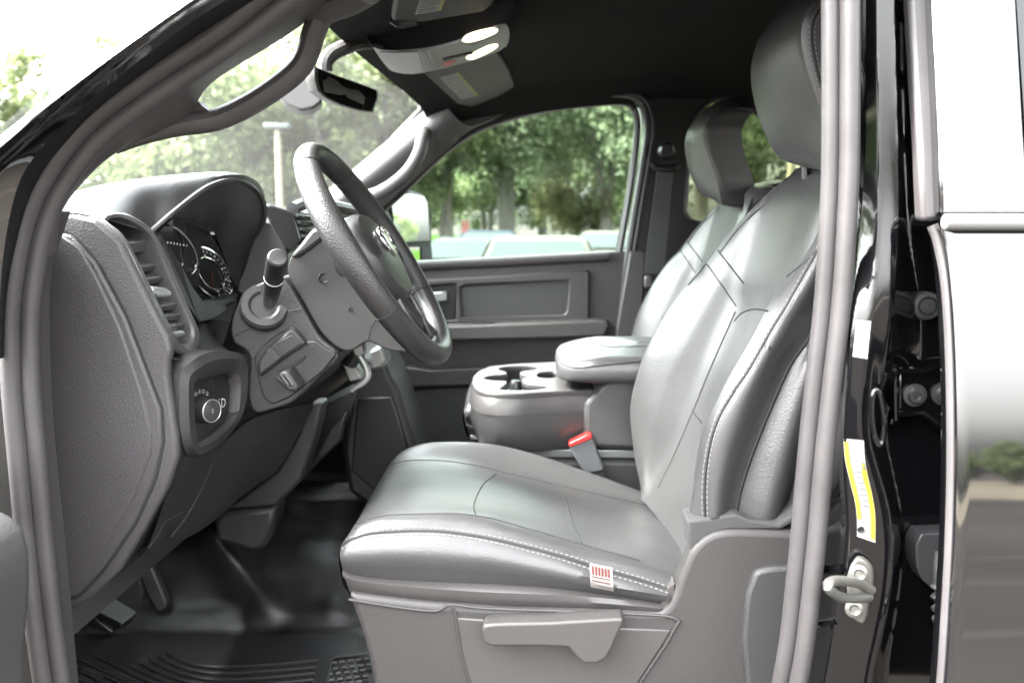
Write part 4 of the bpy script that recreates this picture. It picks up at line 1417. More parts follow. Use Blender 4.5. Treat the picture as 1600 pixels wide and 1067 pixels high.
# backrest
kk = dict(
 k0=[(1222, 840, 1.07), (1232, 800, 1.07), (1250, 740, 1.07), (1270, 660, 1.07), (1290, 570, 1.07), (1310, 470, 1.07), (1326, 380, 1.07), (1340, 300, 1.08)],
 k0b=[(1196, 838, 1.035), (1206, 800, 1.03), (1222, 740, 1.03), (1245, 660, 1.03), (1270, 570, 1.03), (1296, 480, 1.03), (1318, 390, 1.035), (1332, 300, 1.05)],
 k1=[(1147, 826, 1.045), (1150, 800, 1.045), (1157, 762, 1.045), (1174, 709, 1.045), (1202, 639, 1.045), (1233, 571, 1.045), (1268, 514, 1.045), (1300, 435, 1.05), (1322, 340, 1.06), (1328, 285, 1.07)],
 k1b=[(1120, 826, 1.022), (1122, 800, 1.02), (1126, 762, 1.02), (1138, 705, 1.02), (1162, 635, 1.02), (1194, 565, 1.02), (1230, 505, 1.022), (1276, 425, 1.03), (1310, 335, 1.05), (1322, 280, 1.07)],
 k2=[(1098, 830, 1.03), (1097, 810, 1.03), (1096, 774, 1.03), (1098, 734, 1.03), (1105, 692, 1.03), (1118, 653, 1.03), (1141, 613, 1.03), (1169, 571, 1.03), (1200, 516, 1.03), (1224, 478, 1.03), (1262, 412, 1.04), (1292, 355, 1.05), (1310, 300, 1.07), (1314, 272, 1.09)],
 k3=[(1076, 835, 1.055), (1077, 800, 1.055), (1083, 757, 1.055), (1094, 687, 1.055), (1112, 639, 1.055), (1132, 598, 1.055), (1152, 562, 1.055), (1176, 520, 1.055), (1198, 478, 1.06), (1222, 445, 1.065), (1258, 400, 1.07), (1284, 350, 1.08), (1296, 305, 1.10), (1298, 268, 1.12)],
)
K = {k: PC(v) for k, v in kk.items()}
k5 = PC([(1012, 790), (1028, 762), (1051, 715), (1085, 637), (1112, 571), (1149, 487), (1163, 425), (1186, 353), (1200, 318), (1222, 290), (1240, 276)], 1.43)
k4 = [V(p.x + .004, 1.16, p.z) for p in k5]
k4b = [V(p.x + .012, 1.30, p.z + .004) for p in k5]
k6 = PC([(1012, 765, 1.54), (995, 725, 1.54), (986, 667, 1.54), (985, 630, 1.54), (994, 589, 1.54), (1009, 547, 1.54), (1039, 491, 1.535), (1076, 439, 1.53), (1103, 412, 1.525), (1133, 373, 1.515), (1163, 340, 1.505), (1196, 312, 1.49), (1222, 294, 1.47), (1245, 280, 1.45)])
k7 = [V(p.x + .045, p.y + .035, p.z - .004) for p in k6]
k8 = [V(p.x + .12, p.y + .02, p.z - .006) for p in k6]
# shape control: bolster falls into the insert a little before the seam
k35 = [V(p.x + .030, 1.10, p.z) for p in resample(K['k3'], 12)]
k55 = [a.lerp(b, .45) + V(-.012, 0, 0) for a, b in zip(resample(k5, 24), resample(k6, 24))]
rows = loft([K['k0'], K['k0b'], K['k1'], K['k1b'], K['k2'], K['k3'], k35, k4, k4b, k5, k55, k6, k7, k8], 110, 110)
m = MB()
m.grid(rows)
# rounded crown over the top, closing to the back of the seat
top = rows[-1]
crown_rows = [top]
for f, dx, dz in ((.0, .012, .014), (.0, .04, .022), (0, .075, .014), (0, .10, -.02), (0, .115, -.10)):
    crown_rows.append([p + V(dx, 0, dz) for p in top])
m.grid(crown_rows)
backrest = m.build('backrest', LEATHER, seat, angle=60)
# back shell
m = MB()
bk = [[V(p.x + .16, 1.06 + .50 * j / 8, p.z) for j in range(9)] for p in resample(k5, 14)]
m.grid(bk); m.grid([[V(p.x + dx, 1.06, p.z) for dx in (.04, .16)] for p in resample(k5, 14)])
m.build('back_shell', PLASTIC_D, seat)
bbv = bvh_of(backrest)
bp = [(1098, 812), (1097, 774), (1099, 734), (1106, 692), (1119, 653), (1142, 613), (1170, 571), (1201, 516), (1225, 478), (1262, 412), (1285, 372)]
L = drape_path(bbv, [(p[0] + 4, p[1]) for p in bp], 90, .0002); sm.tube(L, .0016, 5)
for dx in (0, 8):
    L = drape_path(bbv, [(p[0] + dx, p[1]) for p in bp], 130, .0002); sew(L)
L = drape_path(bbv, [(1149, 803), (1157, 762), (1174, 709), (1202, 639), (1233, 571), (1271, 514), (1296, 446)], 70, .0004); sm.tube(L, .0030, 6)
for path in ([(1103, 413), (1108, 418), (1150, 478)], [(1122, 391), (1126, 397), (1162, 443)], [(1126, 394), (1150, 362), (1180, 332), (1205, 312)], [(1104, 412), (1075, 446)], [(1081, 641), (1097, 661)], [(1147, 502), (1158, 490), (1178, 483), (1200, 486)], [(1028, 762), (1051, 715), (1085, 637), (1112, 571), (1149, 487)], [(1230, 432), (1262, 406), (1288, 376)], [(1073, 812), (1110, 810), (1148, 803)]):
    L = drape_path(bbv, path, 40, .0002)
    if len(L) > 3: sm.tube(L, .0013, 5)

# cloth flap at the lower rear corner of the backrest
m = MB(); m.prism(PC([(1074, 814), (1110, 809), (1150, 803), (1170, 812), (1215, 818), (1244, 800), (1256, 760), (1262, 770), (1250, 812), (1220, 828), (1140, 828), (1112, 834), (1094, 846), (1079, 864)], 1.02), V(0, .05, 0)); m.build('fabric_flap', pbr('flap_cloth', (.035, .034, .034), .85, bump=.5, bscale=600), seat, bevel=.004)

# headrest
h1 = [(1306, 268, 1.17), (1305, 235, 1.16), (1299, 194, 1.155), (1292, 172, 1.155), (1278, 130, 1.155), (1268, 90, 1.155), (1264, 59, 1.155), (1267, 32, 1.155), (1280, 8, 1.16), (1302, -12, 1.165), (1335, -22, 1.175)]
h0 = [V(p.x + .085, p.y + .012, p.z) for p in PC(h1)]
h1_ = PC(h1)
h1b = PC([(1300, 269, 1.19), (1290, 240, 1.185), (1280, 190, 1.18), (1270, 160, 1.18), (1256, 120, 1.18), (1247, 85, 1.18), (1244, 55, 1.18), (1252, 25, 1.18), (1270, 0, 1.18), (1300, -20, 1.19), (1330, -28, 1.2)])
h2 = PC([(1268, 263, 1.30), (1240, 243, 1.30), (1215, 200, 1.30), (1203, 160, 1.30), (1195, 120, 1.30), (1193, 90, 1.30), (1200, 58, 1.30), (1220, 22, 1.30), (1248, -4, 1.30), (1280, -22, 1.30), (1315, -32, 1.3)])
h3 = PC([(1256, 261, 1.39), (1218, 246, 1.40), (1192, 202, 1.405), (1177, 150, 1.41), (1174, 112, 1.41), (1180, 80, 1.41), (1195, 52, 1.405), (1228, 19, 1.40), (1262, -6, 1.39), (1292, -20, 1.38), (1320, -28, 1.37)])
h4 = [V(p.x + .05, p.y + .03, p.z) for p in h3]
h5 = [V(p.x + .11, p.y + .02, p.z) for p in h3]
hr = loft([h0, h1_, h1b, h2, h3, h4, h5], 60, 60)
m = MB(); m.grid(hr)
m.grid([hr[0], [p + V(.03, 0, -.006) for p in hr[0]], [p + V(.08, 0, .004) for p in hr[0]]])
m.grid([hr[-1], [p + V(.03, 0, .002) for p in hr[-1]], [p + V(.07, 0, -.02) for p in hr[-1]]])
headrest = m.build('headrest', LEATHER, seat, angle=60)
hbv = bvh_of(headrest)
hp = [(1299, 196), (1292, 174), (1278, 131), (1268, 90), (1264, 59), (1267, 33), (1280, 11), (1296, -4)]
for dx in (0, 9):
    L = drape_path(hbv, [(p[0] + dx, p[1]) for p in hp], 80, .0002)
    sew(L)
L = drape_path(hbv, [(p[0] + 4.5, p[1]) for p in hp], 60, .0002); sm.tube(L, .0014, 5)
m = MB()
for y in (1.24, 1.36):
    m.tube([V(.395, y, 1.66), V(.385, y, 1.80)], .007, 10)
m.build('headrest_post', BLACKPL, seat)
# woven flag tag sewn into the cushion seam
tg = MB()
L = [[drape(cbv, 921 + 36 * j / 6 + i * .3, 880 + 37 * i / 6 + (j * 1.1), .0022) for j in range(7)] for i in range(7)]
for i in range(7):
    for j in range(7):
        if L[i][j] is None: L[i][j] = P(921 + 6 * j, 880 + 6 * i, 1.012)
tg.grid(L)
tg.grid([[p + V(0, .0012, 0) for p in r] for r in L])
tg.build('flag_tag', pbr('tag_cloth', (.16, .145, .14), .8), seat, label='small red and white striped cloth flag tag')
tr_ = MB()
for j in range(6):
    a, b = drape(cbv, 926 + 5 * j, 884 + j * 1, .0034), drape(cbv, 926.5 + 5 * j, 897 + j * 1, .0034)
    if a and b: tr_.tube([a, b], .0016, 4, flat=.3)
for r_ in (900, 906):
    a, b = drape(cbv, 925, r_, .0034), drape(cbv, 953, r_ + 6, .0034)
    if a and b: tr_.tube([a, b], .0013, 4, flat=.3)
tr_.build('tag_stripe', REDCLOTH, seat)

# ================================================================== PASSENGER SEAT: the same seat, moved across
def copy_part(o, off, parent):
    c = o.copy(); COL.objects.link(c); c.parent = parent; c.location = off
    if parent.parent is None:
        c.matrix_parent_inverse = Matrix.Translation(-parent.location)
    return c


OFF = V(.075, .82, 0)
pseat = copy_part(seat, OFF, T)
pseat.name = 'passenger_seat'
for ch in list(seat.children):
    nm = ch.name.split('.')[0]
    if nm in ('flag_tag', 'tag_stripe', 'recline_handle', 'seat_recess_panel', 'panel_rim', 'headrest', 'headrest_post', 'stitching', 'seam'):
        continue
    copy_part(ch, V(0, 0, 0), pseat)
# passenger seams without the headrest ones, then the headrest set lower
m = Multi('seam', SEAM, pseat)
for path in ([(1103, 413), (1108, 418), (1150, 478)], [(1122, 391), (1126, 397), (1162, 443)], [(1126, 394), (1150, 362), (1180, 332), (1205, 312)], [(1028, 762), (1051, 715), (1085, 637), (1112, 571), (1149, 487)]):
    L = drape_path(bbv, path, 40, .0002)
    if len(L) > 3: m.tube(L, .0016, 5)
HC, HS = P(1240, 120, 1.30), .90
HO = V(-.058, -.02, -.040) + HC * (1 - HS)
hh = copy_part(headrest, HO, pseat)
hh.scale = (HS, HS, HS)
m = MB()
for y in (1.26, 1.36):
    m.tube([V(.385, y, 1.62), V(.375, y, 1.78)], .007, 10)
m.build('headrest_post', BLACKPL, pseat)

# ================================================================== CENTRE CONSOLE
zt = 1.333
top_o = [(985, 607), (910, 609), (850, 612), (805, 615), (775, 615), (758, 613), (744, 608), (737, 599), (739, 588), (748, 579), (765, 572), (800, 568.5), (868, 565), (985, 562)]
TO = resample([PZ(p[0], p[1], zt) for p in top_o], 70, False, True)
cen = sum(TO, V(0, 0, 0)) / len(TO)


def grow(L, s, dz):
    return [V(cen.x + (p.x - cen.x) * (1 + s * .8), cen.y + (p.y - cen.y) * (1 + s * 1.4), p.z + dz) for p in L]


hole1 = [(779, 576.5), (787, 573), (815, 571.3), (843, 572.5), (831, 577.5), (815, 579.5), (813, 583.5), (826, 587.5), (815, 591.5), (823, 598.5), (856, 602), (847, 607), (823, 609), (800, 609), (781, 607.7), (787, 603), (792, 598), (791, 594.5), (771, 594), (756, 590.5), (768, 586.3), (791, 584.5), (790, 580)]
hole2 = [(840, 585), (847, 581), (868, 580), (871, 585), (863, 590), (844, 589.5)]
H1 = resample([PZ(p[0], p[1], zt) for p in hole1], 60, True, True)
H2 = resample([PZ(p[0], p[1], zt) for p in hole2], 24, True, True)
m = MB()
m.prism(TO, V(0, 0, -.012), [H1, H2])
m.grid([[p + V(0, 0, -.010) for p in TO], grow(TO, .01, -.014), grow(TO, .03, -.028), grow(TO, .035, -.040)], cu=True)
console = m.build('center_console', PLASTIC_S, T, bevel=.0025)
for H, nm in ((H1, 'cup_holder'), (H2, 'coin_tray')):
    m = MB()
    c_ = sum(H, V(0, 0, 0)) / len(H)
    m.grid([[p + V(0, 0, -.011) for p in H], [p + V(0, 0, -.03) for p in H], [c_ + (p - c_) * .96 + V(0, 0, -.06) for p in H], [c_ + (p - c_) * .1 + V(0, 0, -.062) for p in H]], cu=True)
    m.build(nm, BLACKPL, console)
m = MB(); pc_ = PZ(806, 590, zt); m.lathe(pc_ + V(0, 0, -.058), (0, 0, 1), [(.015, 0), (.013, .02), (.014, .045), (.010, .052)], 18); m.build('cup_divider', BLACKPL, console)
m = MB()
BO = grow(TO, .03, 0)
m.grid([[p + V(0, 0, -.038) for p in BO], [p + V(.002, 0, -.07) for p in BO], [p + V(.006, 0, -.105) for p in grow(TO, .0, 0)], [p + V(.012, 0, -.118) for p in grow(TO, -.05, 0)]], cu=True, cap=True)
m.build('console_body', LEATHER, console)
m = MB()
x0, x1 = P(938, 600, 1.62).x, .40
m.prism([V(x0 - .03, 1.625, 1.31), V(x0 + .0, 1.625, 1.345), V(x0 + .03, 1.625, 1.37), V(x1, 1.625, 1.37), V(x1, 1.625, 1.215), V(x0 - .03, 1.625, 1.222)], V(0, .30, 0))
m.build('console_box', LEATHER, console, bevel=.01)
# padded lid
def roundrect(x0, x1, y0, y1, r, n=10):
    L = []
    for cx, cy, a0 in ((x1 - .02, y1 - .02, 0), (x0 + r, y1 - r, 90), (x0 + r, y0 + r, 180), (x1 - .02, y0 + .02, 270)):
        rr = r if cx < (x0 + x1) / 2 else .02
        for k in range(n + 1):
            a = R(a0 + 90 * k / n)
            L.append((cx + rr * math.cos(a), cy + rr * math.sin(a)))
    return L


lidx = P(868, 560, 1.76).x
RRo = roundrect(lidx, .42, 1.595, 1.945, .085)
lcx, lcy = .22, 1.77
m = MB()
rows = []
for s_, z in ((.90, 1.352), (.985, 1.356), (1.0, 1.366), (.998, 1.378), (.985, 1.389), (.95, 1.397), (.80, 1.403), (.4, 1.408), (.02, 1.409)):
    rows.append([V(lcx + (x - lcx) * (1 - (1 - s_) * .75), lcy + (y - lcy) * s_, z - .022 * max(0, min(1, (.08 - x) / .14)) * (1 if z > 1.37 else .3)) for x, y in RRo])
m.grid(rows, cu=True, cap=True)
lid = m.build('armrest_lid', LEATHER, console, angle=70)
lbv = bvh_of(lid)
m = MB()
for path in ([(873, 560), (880, 569), (892, 573), (910, 574), (1005, 564)], [(918, 523), (930, 534), (950, 542), (1010, 541)]):
    L = drape_path(lbv, path, 40, .0003)
    if len(L) > 3: m.tube(L, .0014, 5)
m.build('lid_seam', SEAM, console)
# seat rail and inner side of the base beyond the cushion
m = MB(); m.box(V(.12, 1.665, 1.205), (.62, .03, .018)); m.build('seat_rail', SATIN, seat, bevel=.003)
m = MB(); m.box(V(.12, 1.665, 1.10), (.60, .05, .19)); m.build('console_base', PLASTIC_D, console, bevel=.01)
# buckle
m = MB(); m.prism(PC([(889, 699), (892, 695), (922, 680), (926, 684), (944, 731), (942, 736), (914, 741), (909, 733)], 1.60), V(0, .024, 0)); buckle = m.build('seat_belt_buckle', GREYBUCKLE, T, bevel=.004)
m = MB(); m.prism(PC([(888, 697), (890, 692), (918, 679), (924, 680), (927, 685), (893, 699)], 1.598), V(0, .028, 0)); m.build('release_button', RED, buckle, bevel=.002)
m = MB(); m.prism(PC([(912, 738), (940, 732), (955, 775), (925, 775)], 1.61), V(0, .006, 0)); m.build('buckle_strap', WEB, buckle)

# ================================================================== FLOOR, MAT, PEDALS
def fl(px, py, Y):
    return P(px, py, Y)


rowsF = []
spec = [(1250, 1.10), (1120, 1.26), (1040, 1.385), (1000, 1.455), (985, 1.485), (965, 1.50), (940, 1.525), (905, 1.55), (870, 1.58), (835, 1.64), (805, 1.74), (780, 1.90), (762, 2.10), (748, 2.40)]
for py, Y in spec:
    row = []
    for k in range(30):
        px = -40 + 720 * k / 29
        # the toe board climbs on the left
        lift = max(0, (210 - px)) / 250
        row.append(P(px, py, Y))
    rowsF.append(row)
fr_ = loft([list(r) for r in rowsF], 90, 90)        # rows: along x, then along depth
def bump(p, c, r, h):
    d = (p - c); d.z *= .7
    return h * math.exp(-(d.length / r) ** 2)
ridge = [P(338, 850, 1.60), P(360, 880, 1.56), P(385, 912, 1.53), (P(420, 958, 1.50))]
rl = resample(ridge, 24)
tpt = P(522, 962, 1.50)
for r in fr_:
    for i, p in enumerate(r):
        n1 = noise.noise(p * 5.5) * .016 + noise.noise(p * 13) * .003
        m_ = min((p - q).length for q in rl)
        h = .040 * math.exp(-(m_ / .026) ** 2)
        h += bump(p, tpt, .030, .030)
        amp = min(1, max(0, (p.y - 1.49) / .05))
        r[i] = p + V(0, -.5, .85) * ((n1 * 2.2 + h) * amp)
m = MB(); m.grid(fr_)
floor = m.build('vinyl_floor', VINYL, T, angle=80)
fbv = bvh_of(floor)
# toe board on the far left
m = MB()
m.grid(loft([PC([(60, 930, 1.62), (130, 940, 1.62), (220, 960, 1.60), (330, 985, 1.56)]), PC([(60, 860, 1.75), (150, 850, 1.75), (260, 870, 1.72), (350, 860, 1.66)]), PC([(60, 700, 1.85), (200, 700, 1.85), (300, 720, 1.80), (380, 780, 1.74)])], 30, 20))
m.build('toe_board', VINYL, T)

# mat
mm = MB()
def onfloor(px, py, off):
    q = drape(fbv, px, py, 0)
    if q is None: q = P(px, py, 1.4)
    return q + V(0, -.0, 1) * off
rows = [[onfloor(100 + (560 - 100) * j / 40, 1200 - 208 * i / 20 + (6 * math.sin(j / 40 * 3.1) if i == 20 else 0), .006) for j in range(41)] for i in range(21)]
mm.grid(rows)
mm.grid([[p - V(0, 0, .006) for p in r] for r in rows])
MATM = pbr('mat_rubber', (.016, .016, .0165), .33, bump=.2, bscale=300)
mat = mm.build('floor_mat', MATM)
tag(mat, 'black ribbed rubber mat lying on the driver footwell floor', 'floor mat')
rm = MB()
for k in range(9):
    o_ = k * 11
    path = [(262 - k * 13, 1022 + o_ * .9 - 5), (290 - k * 9, 1034 + o_), (330 - k * 4, 1043 + o_), (400, 1048 + o_), (497, 1042 + o_)]
    if k == 0: path = [(262, 1027), (290, 1040), (320, 1047), (350, 1049), (420, 1046), (496, 1039)]
    path = [(262 - k * 14, 1027 + k * 5), (288 - k * 9, 1040 + k * 7), (318 - k * 5, 1047 + k * 9), (350 - k * 2, 1049 + k * 10), (420, 1046 + k * 10), (496 - k * 2, 1039 + k * 10)]
    L = [onfloor(p.x, p.y, .0085) for p in resample([V(a, b, 0) for a, b in path], 30)]
    rm.tube(L, .0034, 6)
for k in range(7):
    path = [(138 - k * 14, 1026 + k * 10), (170 - k * 12, 1040 + k * 12), (215 - k * 10, 1061 + k * 14), (260 - k * 10, 1085 + k * 16)]
    L = [onfloor(p.x, p.y, .0085) for p in resample([V(a, b, 0) for a, b in path], 16)]
    rm.tube(L, .0034, 6)
for i in range(6):
    for j in range(5):
        px, py = 518 + j * 13 - i * 3 + (6 if i % 2 else 0), 1042 + i * 9 - j * 1.5
        L = [onfloor(px, py, .0075), onfloor(px + 8, py - 1, .0075)]
        rm.tube(L, .0036, 6)
L = [onfloor(p.x, p.y, .0085) for p in resample([V(a, b, 0) for a, b in ((508, 1100), (514, 1060), (522, 1036), (545, 1031), (575, 1028))], 20)]
rm.tube(L, .003, 6)
rm.build('mat_ribs', MATM, mat)

# pedals
m = MB(); m.prism(PC([(131, 945, 1.44), (158, 923, 1.48), (212, 957, 1.42), (190, 975, 1.38)]), V(-.006, .006, -.016)); ped = m.build('parking_brake_pedal', BLACKPL, T, bevel=.003)
m = MB()
a0, a1 = P(158, 924, 1.478), P(212, 957, 1.418); b0_, b1_ = P(131, 945, 1.438), P(190, 975, 1.378)
for k in range(9):
    f = (k + .5) / 9
    m.tube([a0.lerp(b0_, f) + V(.001, -.001, .002), a1.lerp(b1_, f) + V(.001, -.001, .002)], .0021, 6)
m.build('pedal_ridge', SATIN, ped)
m = MB(); m.prism(PC([(126, 948), (150, 965), (178, 988), (170, 990), (118, 970), (100, 962), (104, 945)], 1.46), V(0, .02, 0)); m.build('pedal_arm', BLACKPL, ped, bevel=.004)
m = MB(); m.prism(resample(PC([(206, 880), (232, 880), (242, 896), (256, 930), (260, 945), (252, 955), (243, 954), (228, 926), (220, 906)], 1.50), 40, True, True), V(0, .02, 0)); bpd = m.build('brake_pedal', RUBBER, T, bevel=.005)
m = MB(); m.prism(PC([(170, 910), (215, 888), (226, 925), (220, 945), (190, 950), (165, 930)], 1.53), V(0, .05, 0)); m.build('pedal_bracket', PLASTIC_D, bpd, bevel=.006)

# ================================================================== OVERHEAD
def slab3(corners, th, mat, par, name, bevel=.006, label=None, tri=(0, 1, 2)):
    a0, b0, c0 = (corners[i] for i in tri)
    nn = (b0 - a0).cross(c0 - a0).normalized()
    corners = [CAM + (p - CAM) * (nn.dot(a0 - CAM) / nn.dot(p - CAM)) for p in corners]
    n = (corners[1] - corners[0]).cross(corners[2] - corners[1]).normalized()
    if n.z < 0: n = -n
    m = MB(); m.prism(corners, n * th)
    return m.build(name, mat, par, label, bevel=bevel, bseg=3)


VISM = pbr('visor_vinyl', (.012, .012, .0115), .55, bump=.3, bscale=700)
pvc = PC([(662, 116, 1.93), (778, 81, 1.95), (796, 110, 2.14), (811, 150, 2.36), (800, 157, 2.39), (735, 168, 2.40), (715, 164, 2.38)])
pv = slab3(pvc, .018, VISM, T, 'sun_visor', tri=(0, 1, 5))
dvc = PC([(612, 34, 1.46), (660, 36, 1.475), (756, 20, 1.47), (772, 8, 1.44), (830, -140, 1.10), (645, -150, 1.06), (618, 0, 1.40)])
dv = slab3(dvc, .018, VISM, T, 'sun_visor', tri=(1, 2, 5))


def visor_label(vis, quad, yel, par):
    bv = bvh_of(vis)
    Q = [drape(bv, p[0], p[1], .0015) for p in quad]
    if not all(Q): return
    m = MB(); m.prism(Q, (CAM - Q[0]).normalized() * .0004); m.build('warning_label', WHITE, par, 'white printed warning label with a yellow edge')
    Q2 = [drape(bv, p[0], p[1], .0022) for p in yel]
    if all(Q2):
        m = MB(); m.prism(Q2, (CAM - Q2[0]).normalized() * .0003); m.build('label_edge', YELLOW, par)
    m = MB()
    for k in range(1, 8):
        f = k / 8
        a = Q[0].lerp(Q[3], f); b = Q[1].lerp(Q[2], f)
        d = (CAM - a).normalized() * .0008
        m.tube([a.lerp(b, .1) + d, a.lerp(b, .86 - .2 * (k % 3 == 0)) + d], .0006, 4)
    m.build('label_print', INKG, par)


visor_label(pv, [(686, 122), (715, 114), (747, 150), (721, 156)], [(712, 115), (716, 113.5), (748, 149), (744, 151)], pv)
visor_label(dv, [(648, 24), (688, 17), (697, -6), (658, -6)], [(684, 17.5), (689, 17), (698, -6), (693, -6)], dv)
m = MB(); m.tube(resample(PC([(612, 30, 1.46), (625, 38, 1.47), (650, 34, 1.475)]), 8), .007, 8); m.build('visor_clip', BLACKPL, dv)

oc = [(584, 74), (600, 78), (630, 78), (666, 75), (709, 65), (742, 52), (770, 42), (786, 37), (793, 41), (796, 52), (794, 63), (784, 78), (770, 84), (754, 90), (729, 97), (697, 106), (675, 111), (641, 116), (614, 112), (603, 103), (592, 88)]
ocY = []
for p in oc:
    # near edge (upper in the picture) at 1.62, far edge at 1.80
    ocY.append(p)
zc = 1.974


def oz(px, py, dz=0):
    q = PZ(px, py, zc + dz)
    return q


OCL = resample([oz(*p) for p in oc], 80, True, True)
m = MB()
oce = sum(OCL, V(0, 0, 0)) / len(OCL)
m2 = MB(); m2.grid([[oce + (p - oce) * 1.25 + V(0, 0, .075) for p in OCL], [oce + (p - oce) * 1.08 + V(0, 0, .012) for p in OCL], [oce + (p - oce) * 1.0 + V(0, 0, .0) for p in OCL]], cu=True)
m.grid([[p + V(0, 0, .006) for p in OCL], OCL, [oce + (p - oce) * .93 + V(0, 0, -.003) for p in OCL], [oce + (p - oce) * .05 + V(0, 0, -.003) for p in OCL]], cu=True, cap=True)
ovc = m.build('overhead_console', pbr('overhead_silver', (.11, .112, .11), .4, metal=.2), T)
m2.build('console_surround', HEADL, ovc)
def oplate(pts, name, mat, dz=-.0045, th=.003, smooth=True, par=ovc, bevel=.001):
    L = [oz(*p, dz) for p in pts]
    if smooth: L = resample(L, 30, True, True)
    m = MB(); m.prism(L, V(0, 0, th)); return m.build(name, mat, par, bevel=bevel)
oplate([(722, 65), (731, 56), (754, 49), (775, 46), (776, 52), (754, 62), (733, 67)], 'map_lamp', LAMP)
oplate([(728, 92), (738, 84), (756, 75), (776, 70), (776, 76), (756, 87), (738, 94)], 'map_lamp', LAMP)
oplate([(658, 83), (666, 81), (675, 105), (664, 107)], 'console_button', WHITE, smooth=False)
oplate([(593, 82), (615, 83), (654, 82), (661, 108), (640, 112), (615, 109)], 'sunglasses_lid', pbr('lid_plastic', (.055, .06, .06), .3), smooth=False)
oplate([(669, 80), (710, 70), (728, 66), (730, 70), (738, 71), (778, 55), (780, 62), (742, 82), (726, 90), (700, 102), (679, 106)], 'console_panel', pbr('panel_plastic', (.045, .048, .044), .35), smooth=False, dz=-.004)
oplate([(692, 93), (738, 83), (739, 85), (693, 96)], 'console_slot', SEAM, dz=-.006, smooth=False, bevel=0)
oplate([(690, 106), (696, 99), (712, 96), (706, 103)], 'red_reflection', RED, dz=-.006, smooth=False)  # small red plate standing in for a red reflection on the console
# trim under the header
m = MB(); m.tube(resample(PC([(778, 46, 1.66), (790, 44, 1.70), (795, 55, 1.74), (788, 72, 1.78)]), 14), .004, 6); m.build('console_rim', SATIN, ovc)

# ================================================================== REAR-VIEW MIRROR
mg = PC([(494, 106, 1.555), (520, 117, 1.62), (560, 131, 1.72), (587, 141, 1.79), (589, 150, 1.795), (581, 175, 1.77), (560, 172, 1.72), (530, 163, 1.65), (510, 153, 1.60), (499, 143, 1.568), (494, 125, 1.555)])
m = MB(); MG = resample(mg, 50, False, True)
nm_ = V(.93, -.33, -.1).normalized()
mc_ = sum(MG, V(0, 0, 0)) / len(MG)
m.grid([[mc_ + (p - mc_) * .55 - nm_ * .030 for p in MG], [mc_ + (p - mc_) * .98 - nm_ * .024 for p in MG], [mc_ + (p - mc_) * 1.06 - nm_ * .010 for p in MG], [mc_ + (p - mc_) * 1.05 + nm_ * .000 for p in MG], [mc_ + (p - mc_) * 1.0 + nm_ * .001 for p in MG], [mc_ + (p - mc_) * .05 + nm_ * .001 for p in MG]], cu=True, cap=True)
rvm = m.build('rear_view_mirror', PLASTIC_S, T)
m = MB(); m.prism([mc_ + (p - mc_) * .97 + nm_ * .0015 for p in MG], nm_ * .0008); m.build('mirror_glass', MIRROR_D, rvm)
m = MB(); m.prism(resample(PC([(470, 80), (483, 100), (487, 138), (503, 148), (503, 160), (490, 170), (470, 174), (448, 166), (434, 149), (432, 130), (440, 100)], 1.66), 50, False, True), V(-.02, .08, 0)); m.build('sensor_pod', PLASTIC_S, rvm, bevel=.012, bseg=4)
m = MB(); m.tube(resample(PC([(508, 112, 1.63), (508, 98, 1.63), (520, 84, 1.645), (540, 74, 1.66), (560, 68, 1.70), (580, 66, 1.72)]), 18), .014, 10); m.build('mirror_stem', PLASTIC, rvm)

# ================================================================== DOOR PILLAR (B-pillar), driver side
q0 = PC([(1266, 1200, .935), (1262, 1067, .935), (1286, 850, .935), (1300, 700, .935), (1312, 500, .935), (1337, 300, .935), (1345, 0, .935), (1345, -160, .935)])
q1 = PC([(1262, 1200, .905), (1278, 1067, .905), (1312, 850, .905), (1313, 700, .905), (1326, 500, .905), (1343, 300, .935), (1349, 0, .935), (1350, -160, .935)])
q1b = PC([(1270, 1200, .890), (1288, 1067, .890), (1322, 850, .890), (1319, 700, .890), (1331, 500, .890), (1347, 300, .928), (1352, 0, .928), (1354, -160, .928)])
q2 = PC([(1340, 1200, .880), (1352, 1067, .880), (1378, 940, .880), (1384, 850, .880), (1376, 790, .880), (1362, 740, .880), (1348, 690, .880), (1346, 640, .880), (1360, 500, .881), (1372, 300, .8895), (1370, 0, .8895), (1370, -160, .8895)])
q3 = PC([(1350, 1200, .886), (1364, 1067, .886), (1390, 940, .886), (1397, 850, .886), (1390, 790, .886), (1376, 740, .886), (1362, 690, .886), (1360, 640, .886), (1366, 500, .8818), (1376, 300, .8900), (1373, 0, .8900), (1373, -160, .8900)])
q4 = PC([(1358, 1200, .915), (1372, 1067, .915), (1396, 940, .915), (1404, 850, .915), (1398, 790, .915), (1386, 740, .915), (1374, 690, .915), (1374, 640, .915), (1390, 500, .8795), (1391, 300, .8882), (1386, 0, .8882), (1386, -160, .8882)])
q5 = PC([(1365, 1200, .955), (1380, 1067, .955), (1402, 940, .955), (1411, 850, .955), (1406, 790, .955), (1396, 740, .955), (1386, 690, .955), (1386, 640, .955), (1396, 500, .895), (1404, 300, .8868), (1397, 0, .8868), (1397, -160, .8868)])
q6 = PC([(1440, 1200, .955), (1440, 1067, .955), (1440, 850, .955), (1440, 700, .955), (1440, 500, .955), (1418, 330, .95), (1407, 0, .95), (1405, -160, .95)])
q7 = PC([(1560, 1200, .955), (1560, 850, .955), (1560, 500, .955), (1560, 0, .955), (1560, -160, .955)])
m = MB()
rws = loft([q0, q1, q1b, q2, q3, q4, q5, q6, q7], 120, 90, smooth_v=False)
m.grid(rws)
m.grid([[p + V(0, .05, 0) for p in r] for r in rws])
bpl = m.build('door_pillar', PAINT_IN, T, angle=50)
